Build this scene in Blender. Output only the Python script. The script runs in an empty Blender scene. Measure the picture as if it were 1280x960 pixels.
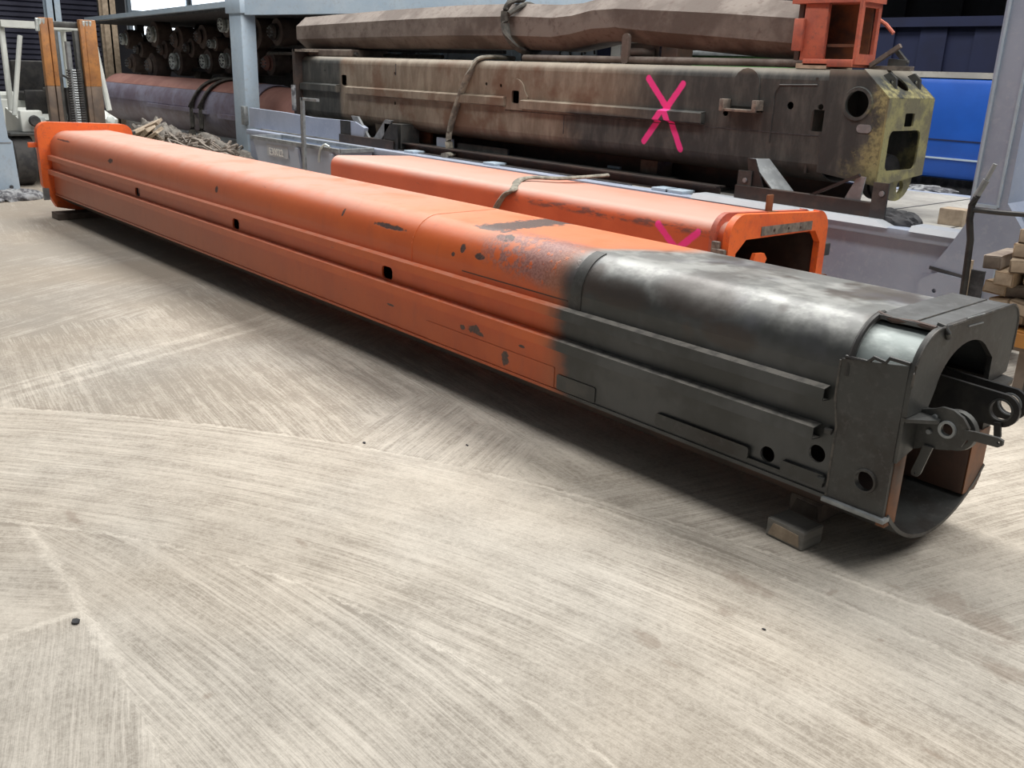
import bpy, bmesh, math, random
from math import sin, cos, pi, radians, sqrt, atan2
from mathutils import Vector, Matrix
from mathutils.geometry import tessellate_polygon
random.seed(7)
SC = bpy.context.scene
COL = SC.collection

# ------------------------------------------------------------------ camera
CAM_H = 1.6
F_PX = 1159.0
_d1 = Vector((-1061, -430, 1159)).normalized()
_d3 = Vector((-120, 3420, 1159)).normalized()
AX = -_d1                       # world X in camera axes (right, down, forward)
AZ = -_d3
AY = AZ.cross(AX).normalized()
AZ = AX.cross(AY).normalized()
cam_d = bpy.data.cameras.new('camera')
cam = bpy.data.objects.new('camera', cam_d)
COL.objects.link(cam)
R = Matrix(((AX[0], -AX[1], -AX[2]), (AY[0], -AY[1], -AY[2]), (AZ[0], -AZ[1], -AZ[2])))
cam.matrix_world = Matrix.Translation((0, 0, CAM_H)) @ R.to_4x4()
cam_d.sensor_width = 36
cam_d.lens = F_PX / 1280 * 36
cam_d.clip_end = 200
SC.camera = cam

# ------------------------------------------------------------------ world, light, exposure
w = bpy.data.worlds.new('hall_daylight'); SC.world = w; w.use_nodes = True
bg = w.node_tree.nodes['Background']
bg.inputs[0].default_value = (0.90, 0.95, 1.0, 1); bg.inputs[1].default_value = 0.16

def area(name, loc, rot, sx, sy, power, col=(1, 1, 1)):
    l = bpy.data.lights.new(name, 'AREA'); l.shape = 'RECTANGLE'; l.size = sx; l.size_y = sy
    l.energy = power; l.color = col
    o = bpy.data.objects.new(name, l); o.location = loc; o.rotation_euler = rot; COL.objects.link(o)
    return o
area('roof_skylight', (-9.0, 6.6, 7.2), (radians(-14), 0, 0), 27, 3.0, 2500, (1.0, 0.985, 0.95))
area('roof_skylight', (-6.0, 2.1, 7.6), (radians(0), 0, 0), 22, 1.6, 820, (1.0, 0.98, 0.95))
SC.view_settings.view_transform = 'Standard'
SC.view_settings.look = 'None'
SC.view_settings.gamma = 1.0
SC.view_settings.exposure = -0.30

# ------------------------------------------------------------------ picture measuring -> world
def at(px, py, x=None, y=None, z=None):
    v = Vector((px - 640, py - 480, F_PX))
    r = Vector((v.dot(AX), v.dot(AY), v.dot(AZ)))
    if x is not None: t = x / r.x
    elif y is not None: t = y / r.y
    else: t = (z - CAM_H) / r.z
    return Vector((0, 0, CAM_H)) + r * t

# ------------------------------------------------------------------ mesh helpers
def new(): return bmesh.new()

def frame(d, up=Vector((0, 0, 1))):
    d = Vector(d).normalized()
    if abs(d.dot(up)) > .98: up = Vector((0, 1, 0))
    s = up.cross(d).normalized(); u = d.cross(s).normalized()
    return s, u, d

def box(bm, lo, hi, bev=0.0, rot=None):
    lo = Vector(lo); hi = Vector(hi); c = (lo + hi) / 2; s = hi - lo
    m = Matrix.Translation(c) @ (rot.to_4x4() if rot else Matrix.Identity(4)) @ Matrix.Diagonal((abs(s.x), abs(s.y), abs(s.z), 1))
    g = bmesh.ops.create_cube(bm, size=1, matrix=m)
    if bev:
        es = list({e for v in g['verts'] for e in v.link_edges})
        bmesh.ops.bevel(bm, geom=es, offset=bev, segments=2, affect='EDGES', profile=.5)
    return bm

def beam(bm, a, b, wd, ht, up=Vector((0, 0, 1)), bev=0.0):
    a = Vector(a); b = Vector(b); s, u, d = frame(b - a, up)
    m = Matrix((s, u, d)).transposed().to_4x4()
    m = Matrix.Translation((a + b) / 2) @ m @ Matrix.Diagonal((wd, ht, (b - a).length, 1))
    g = bmesh.ops.create_cube(bm, size=1, matrix=m)
    if bev:
        es = list({e for v in g['verts'] for e in v.link_edges})
        bmesh.ops.bevel(bm, geom=es, offset=bev, segments=2, affect='EDGES', profile=.5)
    return bm

def tube(bm, pts, r, seg=10, flat=1.0, up=Vector((0, 0, 1)), cap=True, radii=None):
    pts = [Vector(p) for p in pts]; rings = []
    for i, p in enumerate(pts):
        d = (pts[min(i + 1, len(pts) - 1)] - pts[max(i - 1, 0)])
        s, u, d = frame(d, up)
        rr = radii[i] if radii else r
        rings.append([bm.verts.new(p + s * cos(2 * pi * k / seg) * rr + u * sin(2 * pi * k / seg) * rr * flat) for k in range(seg)])
    for a, b in zip(rings, rings[1:]):
        for k in range(seg):
            bm.faces.new((a[k], a[(k + 1) % seg], b[(k + 1) % seg], b[k]))
    if cap:
        bm.faces.new(rings[0][::-1]); bm.faces.new(rings[-1])
    return bm

def lathe(bm, o, d, prof, seg=24, ring=False):
    """prof: list of (dist along d, radius)"""
    o = Vector(o); s, u, d = frame(d); rings = []
    for t, r in prof:
        rings.append([bm.verts.new(o + d * t + (s * cos(2 * pi * k / seg) + u * sin(2 * pi * k / seg)) * max(r, 1e-4)) for k in range(seg)])
    for a, b in zip(rings, rings[1:]):
        for k in range(seg):
            bm.faces.new((a[k], a[(k + 1) % seg], b[(k + 1) % seg], b[k]))
    if ring:
        a, b = rings[-1], rings[0]
        for k in range(seg): bm.faces.new((a[k], a[(k + 1) % seg], b[(k + 1) % seg], b[k]))
    else:
        bm.faces.new(rings[0][::-1]); bm.faces.new(rings[-1])
    return bm

def plate(bm, outer, holes, fn, w0, w1, rim=True):
    """2-D outline with holes, thickened between w0 and w1; fn(u, v, w) -> point"""
    loops = [outer] + list(holes)
    flat = [p for l in loops for p in l]
    tris = tessellate_polygon([[Vector((p[0], p[1], 0)) for p in l] for l in loops])
    va = [bm.verts.new(fn(p[0], p[1], w0)) for p in flat]
    vb = [bm.verts.new(fn(p[0], p[1], w1)) for p in flat]
    for t in tris:
        try:
            bm.faces.new([va[i] for i in t]); bm.faces.new([vb[i] for i in reversed(t)])
        except ValueError: pass
    k = 0
    for l in loops:
        n = len(l)
        for i in range(n if (rim or k) else 0):
            a, b = k + i, k + (i + 1) % n
            try: bm.faces.new((va[a], va[b], vb[b], vb[a]))
            except ValueError: pass
        k += n
    return bm

XZ = lambda u, v, w: Vector((u, w, v))      # plate facing Y
YZ = lambda u, v, w: Vector((w, u, v))      # plate facing X
XY = lambda u, v, w: Vector((u, v, w))

def circ(cx, cy, r, n=20, ry=None): return [(cx + r * cos(2 * pi * k / n), cy + (ry or r) * sin(2 * pi * k / n)) for k in range(n)]
def rrect(x0, y0, x1, y1, r, n=5):
    out = []
    for cx, cy, a in ((x1 - r, y0 + r, -90), (x1 - r, y1 - r, 0), (x0 + r, y1 - r, 90), (x0 + r, y0 + r, 180)):
        for k in range(n + 1):
            t = radians(a + 90 * k / n); out.append((cx + r * cos(t), cy + r * sin(t)))
    return out
def arc(cx, cy, r, a0, a1, n=12, ry=None):
    return [(cx + r * cos(radians(a0 + (a1 - a0) * k / n)), cy + (ry or r) * sin(radians(a0 + (a1 - a0) * k / n))) for k in range(n + 1)]

def sheet(bm, prof, x0, x1, th, fn=None, cuts=1):
    """open profile (y,z) thickened by th inwards, extruded from x0 to x1"""
    n = len(prof); inn = []
    for i, p in enumerate(prof):
        a = prof[max(i - 1, 0)]; b = prof[min(i + 1, n - 1)]
        dx, dy = b[0] - a[0], b[1] - a[1]; L = math.hypot(dx, dy) or 1
        inn.append((p[0] - dy / L * -th, p[1] + dx / L * -th))
    loop = list(prof) + inn[::-1]
    rings = []
    for c in range(cuts + 1):
        x = x0 + (x1 - x0) * c / cuts
        rings.append([bm.verts.new((fn(x, p[0], p[1]) if fn else (x, p[0], p[1]))) for p in loop])
    m = len(loop)
    for a, b in zip(rings, rings[1:]):
        for k in range(m):
            bm.faces.new((a[k], a[(k + 1) % m], b[(k + 1) % m], b[k]))
    for r in (rings[0], rings[-1]):
        for i in range(n - 1):
            bm.faces.new((r[i], r[i + 1], r[m - 2 - i], r[m - 1 - i]))
    return bm

def jitter(bm, amp, seed=0):
    rnd = random.Random(seed)
    for v in bm.verts: v.co += Vector((rnd.uniform(-amp, amp), rnd.uniform(-amp, amp), rnd.uniform(-amp, amp)))
    return bm

def obj(name, bm, m, parent=None, smooth=True):
    bmesh.ops.remove_doubles(bm, verts=bm.verts, dist=1e-5)
    bmesh.ops.recalc_face_normals(bm, faces=bm.faces)
    me = bpy.data.meshes.new(name)
    org = parent['_org'] if parent is not None and '_org' in parent.keys() else None
    if org is not None: bmesh.ops.translate(bm, verts=bm.verts, vec=-Vector(org))
    bm.to_mesh(me); bm.free()
    if smooth:
        me.polygons.foreach_set('use_smooth', [True] * len(me.polygons))
        me.set_sharp_from_angle(angle=radians(35))
    me.materials.append(m)
    o = bpy.data.objects.new(name, me); COL.objects.link(o)
    if parent is not None: o.parent = parent
    if org is not None: o['_org'] = list(org)
    return o

def tag(o, label, cat, group=None, kind=None):
    if label: o['label'] = label
    if cat: o['category'] = cat
    if group: o['group'] = group
    if kind: o['kind'] = kind
    return o

def thing(name, label, cat, loc, group=None):
    o = bpy.data.objects.new(name, None); o.empty_display_size = .1
    COL.objects.link(o); o.location = loc; o['_org'] = list(loc)
    return tag(o, label, cat, group)

def single(name, bm, m, label, cat, loc=None, group=None, smooth=True):
    """a thing that is one mesh; origin at loc"""
    if loc is not None: bmesh.ops.translate(bm, verts=bm.verts, vec=-Vector(loc))
    o = obj(name, bm, m, None, smooth)
    if loc is not None: o.location = loc
    return tag(o, label, cat, group)

def copy_tree(o, parent=None):
    c = o.copy(); COL.objects.link(c); c.parent = parent
    for ch in list(o.children): copy_tree(ch, c)
    return c

def struct(name, bm, m, smooth=False):
    o = obj(name, bm, m, None, smooth); o['kind'] = 'structure'; return o

def panel(bm, x0, x1, z0, z1, holes, y0, y1):
    """long flat side with holes, cut into simple cells so that each hole is clean"""
    spans = []
    for h in sorted(holes, key=lambda h: min(p[0] for p in h)):
        a, b = min(p[0] for p in h) - .03, max(p[0] for p in h) + .03
        if spans and a < spans[-1][1] + .01: spans[-1][1] = max(b, spans[-1][1]); spans[-1][2].append(h)
        else: spans.append([a, b, [h]])
    x = x0
    for a, b, hs in spans:
        a = max(a, x0); b = min(b, x1)
        if a > x: plate(bm, [(x, z0), (a, z0), (a, z1), (x, z1)], [], XZ, y0, y1, False)
        plate(bm, [(a, z0), (b, z0), (b, z1), (a, z1)], hs, XZ, y0, y1, False); x = b
    if x < x1: plate(bm, [(x, z0), (x1, z0), (x1, z1), (x, z1)], [], XZ, y0, y1, False)
    return bm

# ------------------------------------------------------------------ node helpers
class NT:
    def __init__(s, name):
        s.m = bpy.data.materials.new(name); s.m.use_nodes = True
        s.t = s.m.node_tree; s.b = s.t.nodes['Principled BSDF']; s._c = {}
    def n(s, typ, **kw):
        nd = s.t.nodes.new(typ)
        for k, v in kw.items(): setattr(nd, k, v)
        return nd
    def put(s, sock, v):
        if hasattr(v, 'is_output'): s.t.links.new(v, sock)
        else:
            if isinstance(v, (tuple, list)) and sock.type == 'RGBA' and len(v) == 3: v = (*v, 1)
            sock.default_value = v
    def pos(s):
        if 'p' not in s._c: s._c['p'] = s.n('ShaderNodeNewGeometry').outputs['Position']
        return s._c['p']
    def objc(s):
        if 'o' not in s._c: s._c['o'] = s.n('ShaderNodeTexCoord').outputs['Object']
        return s._c['o']
    def rnd(s):
        if 'r' not in s._c: s._c['r'] = s.n('ShaderNodeObjectInfo').outputs['Random']
        return s._c['r']
    def xyz(s, v=None):
        key = 'xyz' if v is None else id(v)
        nd = s.n('ShaderNodeSeparateXYZ'); s.put(nd.inputs[0], v if v is not None else s.pos())
        return nd.outputs
    def comb(s, x, y, z):
        nd = s.n('ShaderNodeCombineXYZ')
        for i, v in enumerate((x, y, z)): s.put(nd.inputs[i], v)
        return nd.outputs[0]
    def math(s, op, a, b=0.0, c=None, clamp=False):
        nd = s.n('ShaderNodeMath', operation=op, use_clamp=clamp)
        s.put(nd.inputs[0], a); s.put(nd.inputs[1], b)
        if c is not None: s.put(nd.inputs[2], c)
        return nd.outputs[0]
    def add(s, a, b): return s.math('ADD', a, b)
    def sub(s, a, b): return s.math('SUBTRACT', a, b)
    def mul(s, a, b): return s.math('MULTIPLY', a, b)
    def mx(s, a, b): return s.math('MAXIMUM', a, b)
    def mn(s, a, b): return s.math('MINIMUM', a, b)
    def ss(s, v, lo, hi, a=0.0, b=1.0):
        nd = s.n('ShaderNodeMapRange', interpolation_type='SMOOTHSTEP')
        s.put(nd.inputs[0], v); s.put(nd.inputs[1], lo); s.put(nd.inputs[2], hi); s.put(nd.inputs[3], a); s.put(nd.inputs[4], b)
        return nd.outputs[0]
    def noise(s, scale=5.0, detail=4.0, rough=.55, vec=None, stretch=None, off=None, dist=0.0):
        v = vec if vec is not None else s.pos()
        if stretch or off:
            mp = s.n('ShaderNodeMapping'); s.put(mp.inputs[0], v)
            if stretch: mp.inputs['Scale'].default_value = stretch
            if off: mp.inputs['Location'].default_value = off
            v = mp.outputs[0]
        nd = s.n('ShaderNodeTexNoise'); s.put(nd.inputs['Vector'], v)
        nd.inputs['Scale'].default_value = scale; nd.inputs['Detail'].default_value = detail
        nd.inputs['Roughness'].default_value = rough; nd.inputs['Distortion'].default_value = dist
        return nd.outputs['Fac']
    def mix(s, f, a, b, mode='MIX'):
        nd = s.n('ShaderNodeMix', data_type='RGBA', blend_type=mode)
        s.put(nd.inputs[0], f); s.put(nd.inputs[6], a); s.put(nd.inputs[7], b)
        return nd.outputs[2]
    def bump(s, h, strength=.3, dist=.01):
        nd = s.n('ShaderNodeBump'); nd.inputs['Strength'].default_value = strength; nd.inputs['Distance'].default_value = dist
        s.put(nd.inputs['Height'], h); s.t.links.new(nd.outputs[0], s.b.inputs['Normal'])
    def fin(s, col, rough=.5, metal=0.0, spec=None):
        s.put(s.b.inputs['Base Color'], col); s.put(s.b.inputs['Roughness'], rough); s.put(s.b.inputs['Metallic'], metal)
        if spec is not None: s.b.inputs['Specular IOR Level'].default_value = spec
        return s.m
    def spot(s, sep, cx, cz, rx, rz, wob, axes=('X', 'Z'), soft=.25):
        """soft-edged ellipse of wear at a place on the thing"""
        a = s.mul(s.sub(sep[axes[0]], cx), 1 / rx); b = s.mul(s.sub(sep[axes[1]], cz), 1 / rz)
        d = s.math('SQRT', s.add(s.mul(a, a), s.mul(b, b)))
        d = s.add(d, wob)
        return s.ss(d, 1.0 + soft, 1.0 - soft)
    def line(s, sep, a, b, r, wob=None, soft=.3):
        """distance to a segment in x,z"""
        ax, az = a; bx, bz = b; L2 = (bx - ax) ** 2 + (bz - az) ** 2
        px = s.sub(sep['X'], ax); pz = s.sub(sep['Z'], az)
        t = s.mul(s.add(s.mul(px, bx - ax), s.mul(pz, bz - az)), 1 / L2)
        t = s.math('ADD', t, 0.0, clamp=True)
        dx = s.sub(px, s.mul(t, bx - ax)); dz = s.sub(pz, s.mul(t, bz - az))
        d = s.mul(s.math('SQRT', s.add(s.mul(dx, dx), s.mul(dz, dz))), 1 / r)
        if wob is not None: d = s.add(d, wob)
        return s.ss(d, 1.0 + soft, 1.0 - soft)

def simple(name, c1, c2=None, rough=.6, metal=0.0, scale=6.0, lo=.4, hi=.65, bump=0.0, spec=None, stretch=None, per=0.0, fine=None):
    t = NT(name); v = t.objc()
    f = t.ss(t.noise(scale, 5, .6, vec=v, stretch=stretch), lo, hi)
    col = t.mix(f, c1, c2 or tuple(x * .7 for x in c1))
    if fine:
        g = t.ss(t.noise(scale * 7, 4, .7, vec=v), .5, .72); col = t.mix(t.mul(g, .7), col, fine)
    if per:
        hs = t.n('ShaderNodeHueSaturation'); t.put(hs.inputs['Value'], t.add(t.mul(t.rnd(), per), 1 - per / 2)); t.put(hs.inputs['Color'], col); col = hs.outputs[0]
    if bump: t.bump(t.noise(scale * 4, 5, .65, vec=v), .5, bump)
    return t.fin(col, rough, metal, spec)

# ------------------------------------------------------------------ materials
def mat_floor():
    t = NT('swept_concrete'); p = t.pos(); S = t.xyz()
    X, Y = S['X'], S['Y']
    wob = t.mul(t.sub(t.noise(2.2, 4, .6), .5), .10)
    wobf = t.mul(t.sub(t.noise(18, 5, .7), .5), .045)
    def dist(cx, cy):
        a = t.sub(X, cx); b = t.sub(Y, cy)
        return t.math('SQRT', t.add(t.mul(a, a), t.mul(b, b)))
    def rings(cx, cy, sc=1.0, seed=0.0):
        """brush strokes that follow a circle: fine across, long along"""
        d = t.add(dist(cx, cy), t.mul(wob, .25))
        a = t.math('ARCTAN2', t.sub(Y, cy), t.sub(X, cx))
        v = t.comb(t.mul(d, 22 * sc), t.mul(a, 3.0), seed)
        v2 = t.comb(t.mul(d, 130 * sc), t.mul(a, 14.0), seed + 4)
        return t.add(t.mul(t.noise(1, 5, .7, vec=v), .5), t.mul(t.noise(1, 3, .7, vec=v2), .5))
    def strokes(ang, seed=0.0, sc=1.0):
        c, s_ = cos(radians(ang)), sin(radians(ang))
        al = t.add(t.mul(X, c), t.mul(Y, s_)); ac = t.add(t.mul(X, -s_), t.mul(Y, c))
        ac = t.add(ac, t.mul(wob, .3))
        v = t.comb(t.mul(al, .9), t.mul(ac, 22 * sc), seed); v2 = t.comb(t.mul(al, 4), t.mul(ac, 130 * sc), seed + 3)
        return t.add(t.mul(t.noise(1, 5, .7, vec=v), .5), t.mul(t.noise(1, 3, .7, vec=v2), .5))
    dA = t.sub(t.add(dist(-.23, -3.36), wobf), 6.16)          # upper edge of the big sweep
    dB = t.sub(t.add(dist(-1.34, -1.66), wobf), 3.09)
    dE = t.sub(t.add(dist(-3.31, -13.1), wobf), 13.76)
    dR = t.sub(t.add(dist(-.97, -2.53), wobf), 5.09)
    inA = t.ss(dA, .006, -.006); inB = t.ss(dB, .006, -.006); inE = t.ss(dE, .006, -.006)
    outR = t.ss(dR, -.006, .006)
    s_far = strokes(172, 1.0, .8)
    s_far2 = strokes(118, 7.0, .8)
    farmask = t.ss(t.noise(.55, 2, .5, off=(3, 1, 0)), .49, .52)
    st = t.n('ShaderNodeMix', data_type='FLOAT').outputs[0]
    def fm(f, a, b):
        nd = t.n('ShaderNodeMix', data_type='FLOAT'); t.put(nd.inputs[0], f); t.put(nd.inputs[2], a); t.put(nd.inputs[3], b); return nd.outputs[0]
    st = fm(farmask, s_far, s_far2)
    right = t.ss(t.add(X, wob), -2.6, -2.3)
    st = fm(t.mul(right, t.sub(1, outR)), st, rings(-.97, -2.53, 1.0, 2.0))
    st = fm(t.mul(right, outR), st, strokes(75, 5.0))
    st = fm(inA, st, rings(-.8, -2.6, 1.0, 11.0))
    st = fm(inB, st, rings(-1.5, -5.2, .9, 21.0))
    lft = t.ss(t.add(X, wobf), -2.66, -2.68)
    st = fm(t.mul(inB, inE), st, strokes(-19, 31.0))
    st = fm(t.mul(t.mul(inB, inE), lft), st, strokes(48, 41.0, .6))
    # contrast of the streaks fades near the boom, sandy patches elsewhere
    tone = t.ss(st, .38, .62)
    big = t.noise(.9, 4, .55); mid = t.noise(5, 5, .65)
    lightc = (.66, .60, .515); darkc = (.31, .27, .222)
    calm = t.ss(t.noise(.8, 2, .5, off=(7, 2, 0)), .42, .62)       # powdery places without strokes
    grain = t.sub(t.ss(t.noise(170, 3, .75), .32, .68), .5); grain2 = t.sub(t.ss(t.noise(48, 5, .75), .34, .66), .5)
    k = t.add(t.mul(tone, t.sub(.58, t.mul(calm, .36))), t.mul(t.sub(t.ss(mid, .3, .7), .5), .26))
    k = t.add(k, t.add(t.mul(grain, .20), t.mul(t.mul(grain2, t.sub(1.25, t.ss(st, .35, .65))), .36)))
    k = t.add(k, t.mul(t.ss(big, .35, .65), .17))
    k = t.add(k, t.mul(calm, .18))
    k = t.add(k, .05)
    # zone tints
    k = t.sub(k, t.mul(t.mul(inB, inE), .05))
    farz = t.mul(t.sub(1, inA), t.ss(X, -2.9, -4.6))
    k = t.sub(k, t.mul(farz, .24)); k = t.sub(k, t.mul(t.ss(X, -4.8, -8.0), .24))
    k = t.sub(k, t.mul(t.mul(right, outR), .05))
    k = t.math('ADD', k, 0.0, clamp=True)
    # dust ridges at the sweep edges
    def ridge(d, wdt, m=1.0):
        a = t.math('ABSOLUTE', t.add(d, t.mul(wobf, .8))); r = t.ss(a, wdt, wdt * .25); return t.mul(r, m)
    gap = t.ss(t.noise(7.0, 4, .7, off=(1, 9, 0)), .40, .6)
    rd = t.mx(ridge(dB, .012), t.mul(ridge(dA, .014), 1.0))
    rd = t.mx(rd, t.mul(ridge(dE, .03), inB))
    rd = t.mx(rd, t.mul(ridge(dR, .014), right))
    # two pale tyre-edge ridges at the left
    l1 = t.ss(t.math('ABSOLUTE', t.sub(t.add(X, t.mul(t.sub(Y, .94), .37)), t.add(-4.9, t.mul(wob, .5)))), .05, .02)
    l2 = t.ss(t.math('ABSOLUTE', t.sub(t.add(X, t.mul(t.sub(Y, .94), .33)), t.add(-4.98, t.mul(wob, .8)))), .022, .005)
    lm = t.mul(t.sub(1, inA), t.ss(Y, 2.9, 2.3))
    ll = t.mul(t.mx(l1, l2), lm)
    l3 = t.mul(t.ss(t.math('ABSOLUTE', t.sub(t.add(X, t.mul(t.sub(Y, .94), .335)), t.add(-4.78, t.mul(wob, .4)))), .04, .015), lm)
    ledge = t.mul(t.ss(t.math('ABSOLUTE', t.add(X, 2.67)), .02, .008), t.mul(inB, inE))
    rd = t.mul(t.mx(t.mx(rd, ledge), t.mx(ll, l3)), t.add(.35, t.mul(gap, .6)))
    k = t.math('ADD', k, t.mul(rd, .36), clamp=True)
    under = t.mul(t.mx(t.ss(t.math('ABSOLUTE', t.sub(dB, -.022)), .016, .006), t.mx(t.ss(t.math('ABSOLUTE', t.sub(dA, .02)), .014, .004), t.mul(t.ss(t.math('ABSOLUTE', t.sub(dR, .02)), .014, .004), right))), gap)
    k = t.sub(k, t.mul(under, .22))  # shadow side of the dust ridges, painted as a thin dark line
    k = t.math('ADD', k, 0.0, clamp=True)
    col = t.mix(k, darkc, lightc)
    hue = t.ss(t.noise(.7, 3, .5, off=(4, 4, 1)), .4, .65)
    col = t.mix(t.mul(hue, .45), col, t.mix(k, (.28, .265, .24), (.61, .585, .535)))
    spk = t.ss(t.noise(140, 2, .7), .66, .74); col = t.mix(t.mul(spk, .35), col, (.24, .20, .17))
    # damp brown stains
    sw = t.add(t.mul(t.sub(t.noise(9, 6, .8), .5), 3.4), .25)
    sts = None
    for px, py, rx, ry in ((958, 742, .045, .03), (935, 730, .09, .05), (1080, 903, .03, .02), (1118, 733, .035, .02), (1040, 740, .015, .03),
                           (840, 830, .035, .016), (810, 800, .06, .03), (1235, 780, .12, .08), (1180, 750, .10, .07), (375, 677, .05, .012),
                           (90, 645, .08, .02), (260, 870, .012, .015), (1100, 800, .01, .01), (1165, 942, .03, .01), (905, 765, .03, .03), (1255, 840, .09, .05)):
        q = at(px, py, z=0); m = t.spot(S, q.x, q.y, rx, ry, sw, ('X', 'Y'), .5); sts = m if sts is None else t.mx(sts, m)
    col = t.mix(t.mul(sts, .42), col, (.22, .165, .125))
    t.bump(t.add(t.mul(tone, .6), t.add(t.mul(t.noise(60, 4, .7), .5), t.mul(rd, 1.5))), .25, .006)
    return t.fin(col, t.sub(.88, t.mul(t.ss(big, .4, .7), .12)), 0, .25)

PINK = (.93, .055, .30)
ORANGE = (.66, .130, .028)
def mat_main_boom():
    t = NT('main_boom_paint'); S = t.xyz(); X, Y, Z = S['X'], S['Y'], S['Z']
    n1 = t.noise(3, 5, .6); n2 = t.noise(22, 5, .65); n3 = t.noise(90, 3, .6)
    wob = t.mul(t.sub(n2, .5), 2.4)
    col = t.mix(t.ss(n1, .35, .7), ORANGE, (.58, .105, .026))
    # far half: chalky, faded paint
    fade = t.mul(t.ss(X, -3.6, -8.6), .68)
    col = t.mix(fade, col, (.47, .19, .125))
    # dust lying on top
    dz = t.ss(t.add(Z, t.mul(t.sub(n1, .5), .06)), .79, .862)
    dust = t.mul(dz, t.add(t.mul(t.ss(X, -3.2, -5.2), .38), .30))
    col = t.mix(t.mul(dust, t.ss(n1, .2, .55)), col, t.mix(t.ss(X, -5.2, -3.4), (.56, .31, .235), (.60, .37, .20)))
    # dust on ledges / dull drips on the side
    drip = t.mul(t.ss(t.noise(9, 4, .6, stretch=(1.5, 1, .25)), .52, .72), .22)
    col = t.mix(drip, col, (.42, .10, .045))
    # pale dust caught on the rib tops
    gn = t.n('ShaderNodeNewGeometry').outputs['True Normal']; upn = t.xyz(gn)['Z']
    rt = t.mul(t.ss(upn, .55, .85), t.ss(Z, .70, .66)); rt = t.mul(rt, t.add(.35, t.mul(t.ss(n2, .35, .6), .5)))
    # scratches
    scr = t.ss(t.noise(7, 5, .75, stretch=(.7, 1, 5), off=(2, 0, 5)), .69, .72)
    col = t.mix(t.mul(scr, .7), col, (.14, .06, .05))
    # chips with bare steel
    ch = None
    for x, z, rx, rz in CHIPS:
        m = t.spot(S, x, z, rx, rz, wob, ('X', 'Z'), .15); ch = m if ch is None else t.mx(ch, m)
    col = t.mix(ch, col, t.mix(t.ss(n3, .4, .6), (.070, .042, .036), (.12, .068, .055)))
    # rubbed primer patch ahead of the grey end
    pm = t.mul(t.spot(S, -3.02, .80, .42, .10, t.mul(wob, .35), ('X', 'Z'), .35), t.ss(n2, .42, .54))
    pm2 = t.mul(t.spot(S, -2.93, .79, .20, .10, t.mul(wob, .3), ('X', 'Z'), .3), t.ss(n2, .34, .44))
    col = t.mix(t.mul(t.mx(pm, pm2), t.ss(Y, 3.02, 2.92)), col, t.mix(t.ss(n3, .4, .6), (.25, .10, .085), (.36, .17, .14)))
    # grey end
    edge = t.add(X, t.mul(t.sub(n1, .5), .22))
    lim = t.add(-2.83, t.mul(t.ss(Z, .30, .62), -.02))
    lim = t.add(lim, t.mul(t.mul(t.ss(Y, 2.85, 3.3), t.ss(Z, .8, .86)), .28))
    grey = t.ss(t.sub(edge, lim), -.055, .075)
    heat = t.ss(t.sub(edge, lim), -.18, .03)
    col = t.mix(t.mul(heat, .5), col, (.34, .13, .05))
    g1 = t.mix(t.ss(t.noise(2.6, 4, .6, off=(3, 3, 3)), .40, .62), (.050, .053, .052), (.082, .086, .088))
    lit = t.ss(t.add(Z, t.mul(t.sub(t.noise(4, 4, .6), .5), .18)), .74, .85)  # highlight along the top of the grey end, painted into the colour
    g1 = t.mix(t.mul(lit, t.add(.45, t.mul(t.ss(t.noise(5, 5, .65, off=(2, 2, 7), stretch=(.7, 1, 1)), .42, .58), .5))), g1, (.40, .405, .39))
    sm = t.ss(t.noise(3.4, 3, .5, off=(8, 1, 2), stretch=(1, 1, 1.4)), .53, .62)
    g1 = t.mix(t.mul(sm, t.mul(t.ss(Z, .60, .72), .75)), g1, (.075, .058, .05))
    vio = t.mul(t.ss(t.noise(3.0, 3, .5, off=(1, 5, 2)), .55, .66), t.ss(Z, .68, .8))
    g1 = t.mix(t.mul(vio, .35), g1, (.17, .17, .21))
    g1 = t.mix(t.mul(t.ss(X, -1.30, -1.25), .3), g1, (.07, .07, .07))
    hz = None
    for x, z, rx, rz in ((-2.52, .745, .17, .055), (-2.15, .80, .2, .07), (-1.95, .70, .12, .05)):
        m = t.spot(S, x, z, rx, rz, t.mul(wob, .18), ('X', 'Z'), .3); hz = m if hz is None else t.mx(hz, m)
    g1 = t.mix(t.mul(hz, .6), g1, (.06, .043, .035))
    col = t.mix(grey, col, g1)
    col = t.mix(rt, col, t.mix(grey, (.62, .26, .17), (.33, .31, .28)))
    t.bump(t.add(t.mul(n1, .6), t.add(t.mul(n2, .12), t.mul(t.mx(ch, pm2), -.2))), .35, .012)
    rg = t.add(.33, t.mul(n2, .16)); ro = t.add(.42, t.mul(dust, .25))
    nd = t.n('ShaderNodeMix', data_type='FLOAT'); t.put(nd.inputs[0], grey); t.put(nd.inputs[2], ro); t.put(nd.inputs[3], rg)
    return t.fin(col, nd.outputs[0], t.mul(grey, .25), .5)

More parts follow.
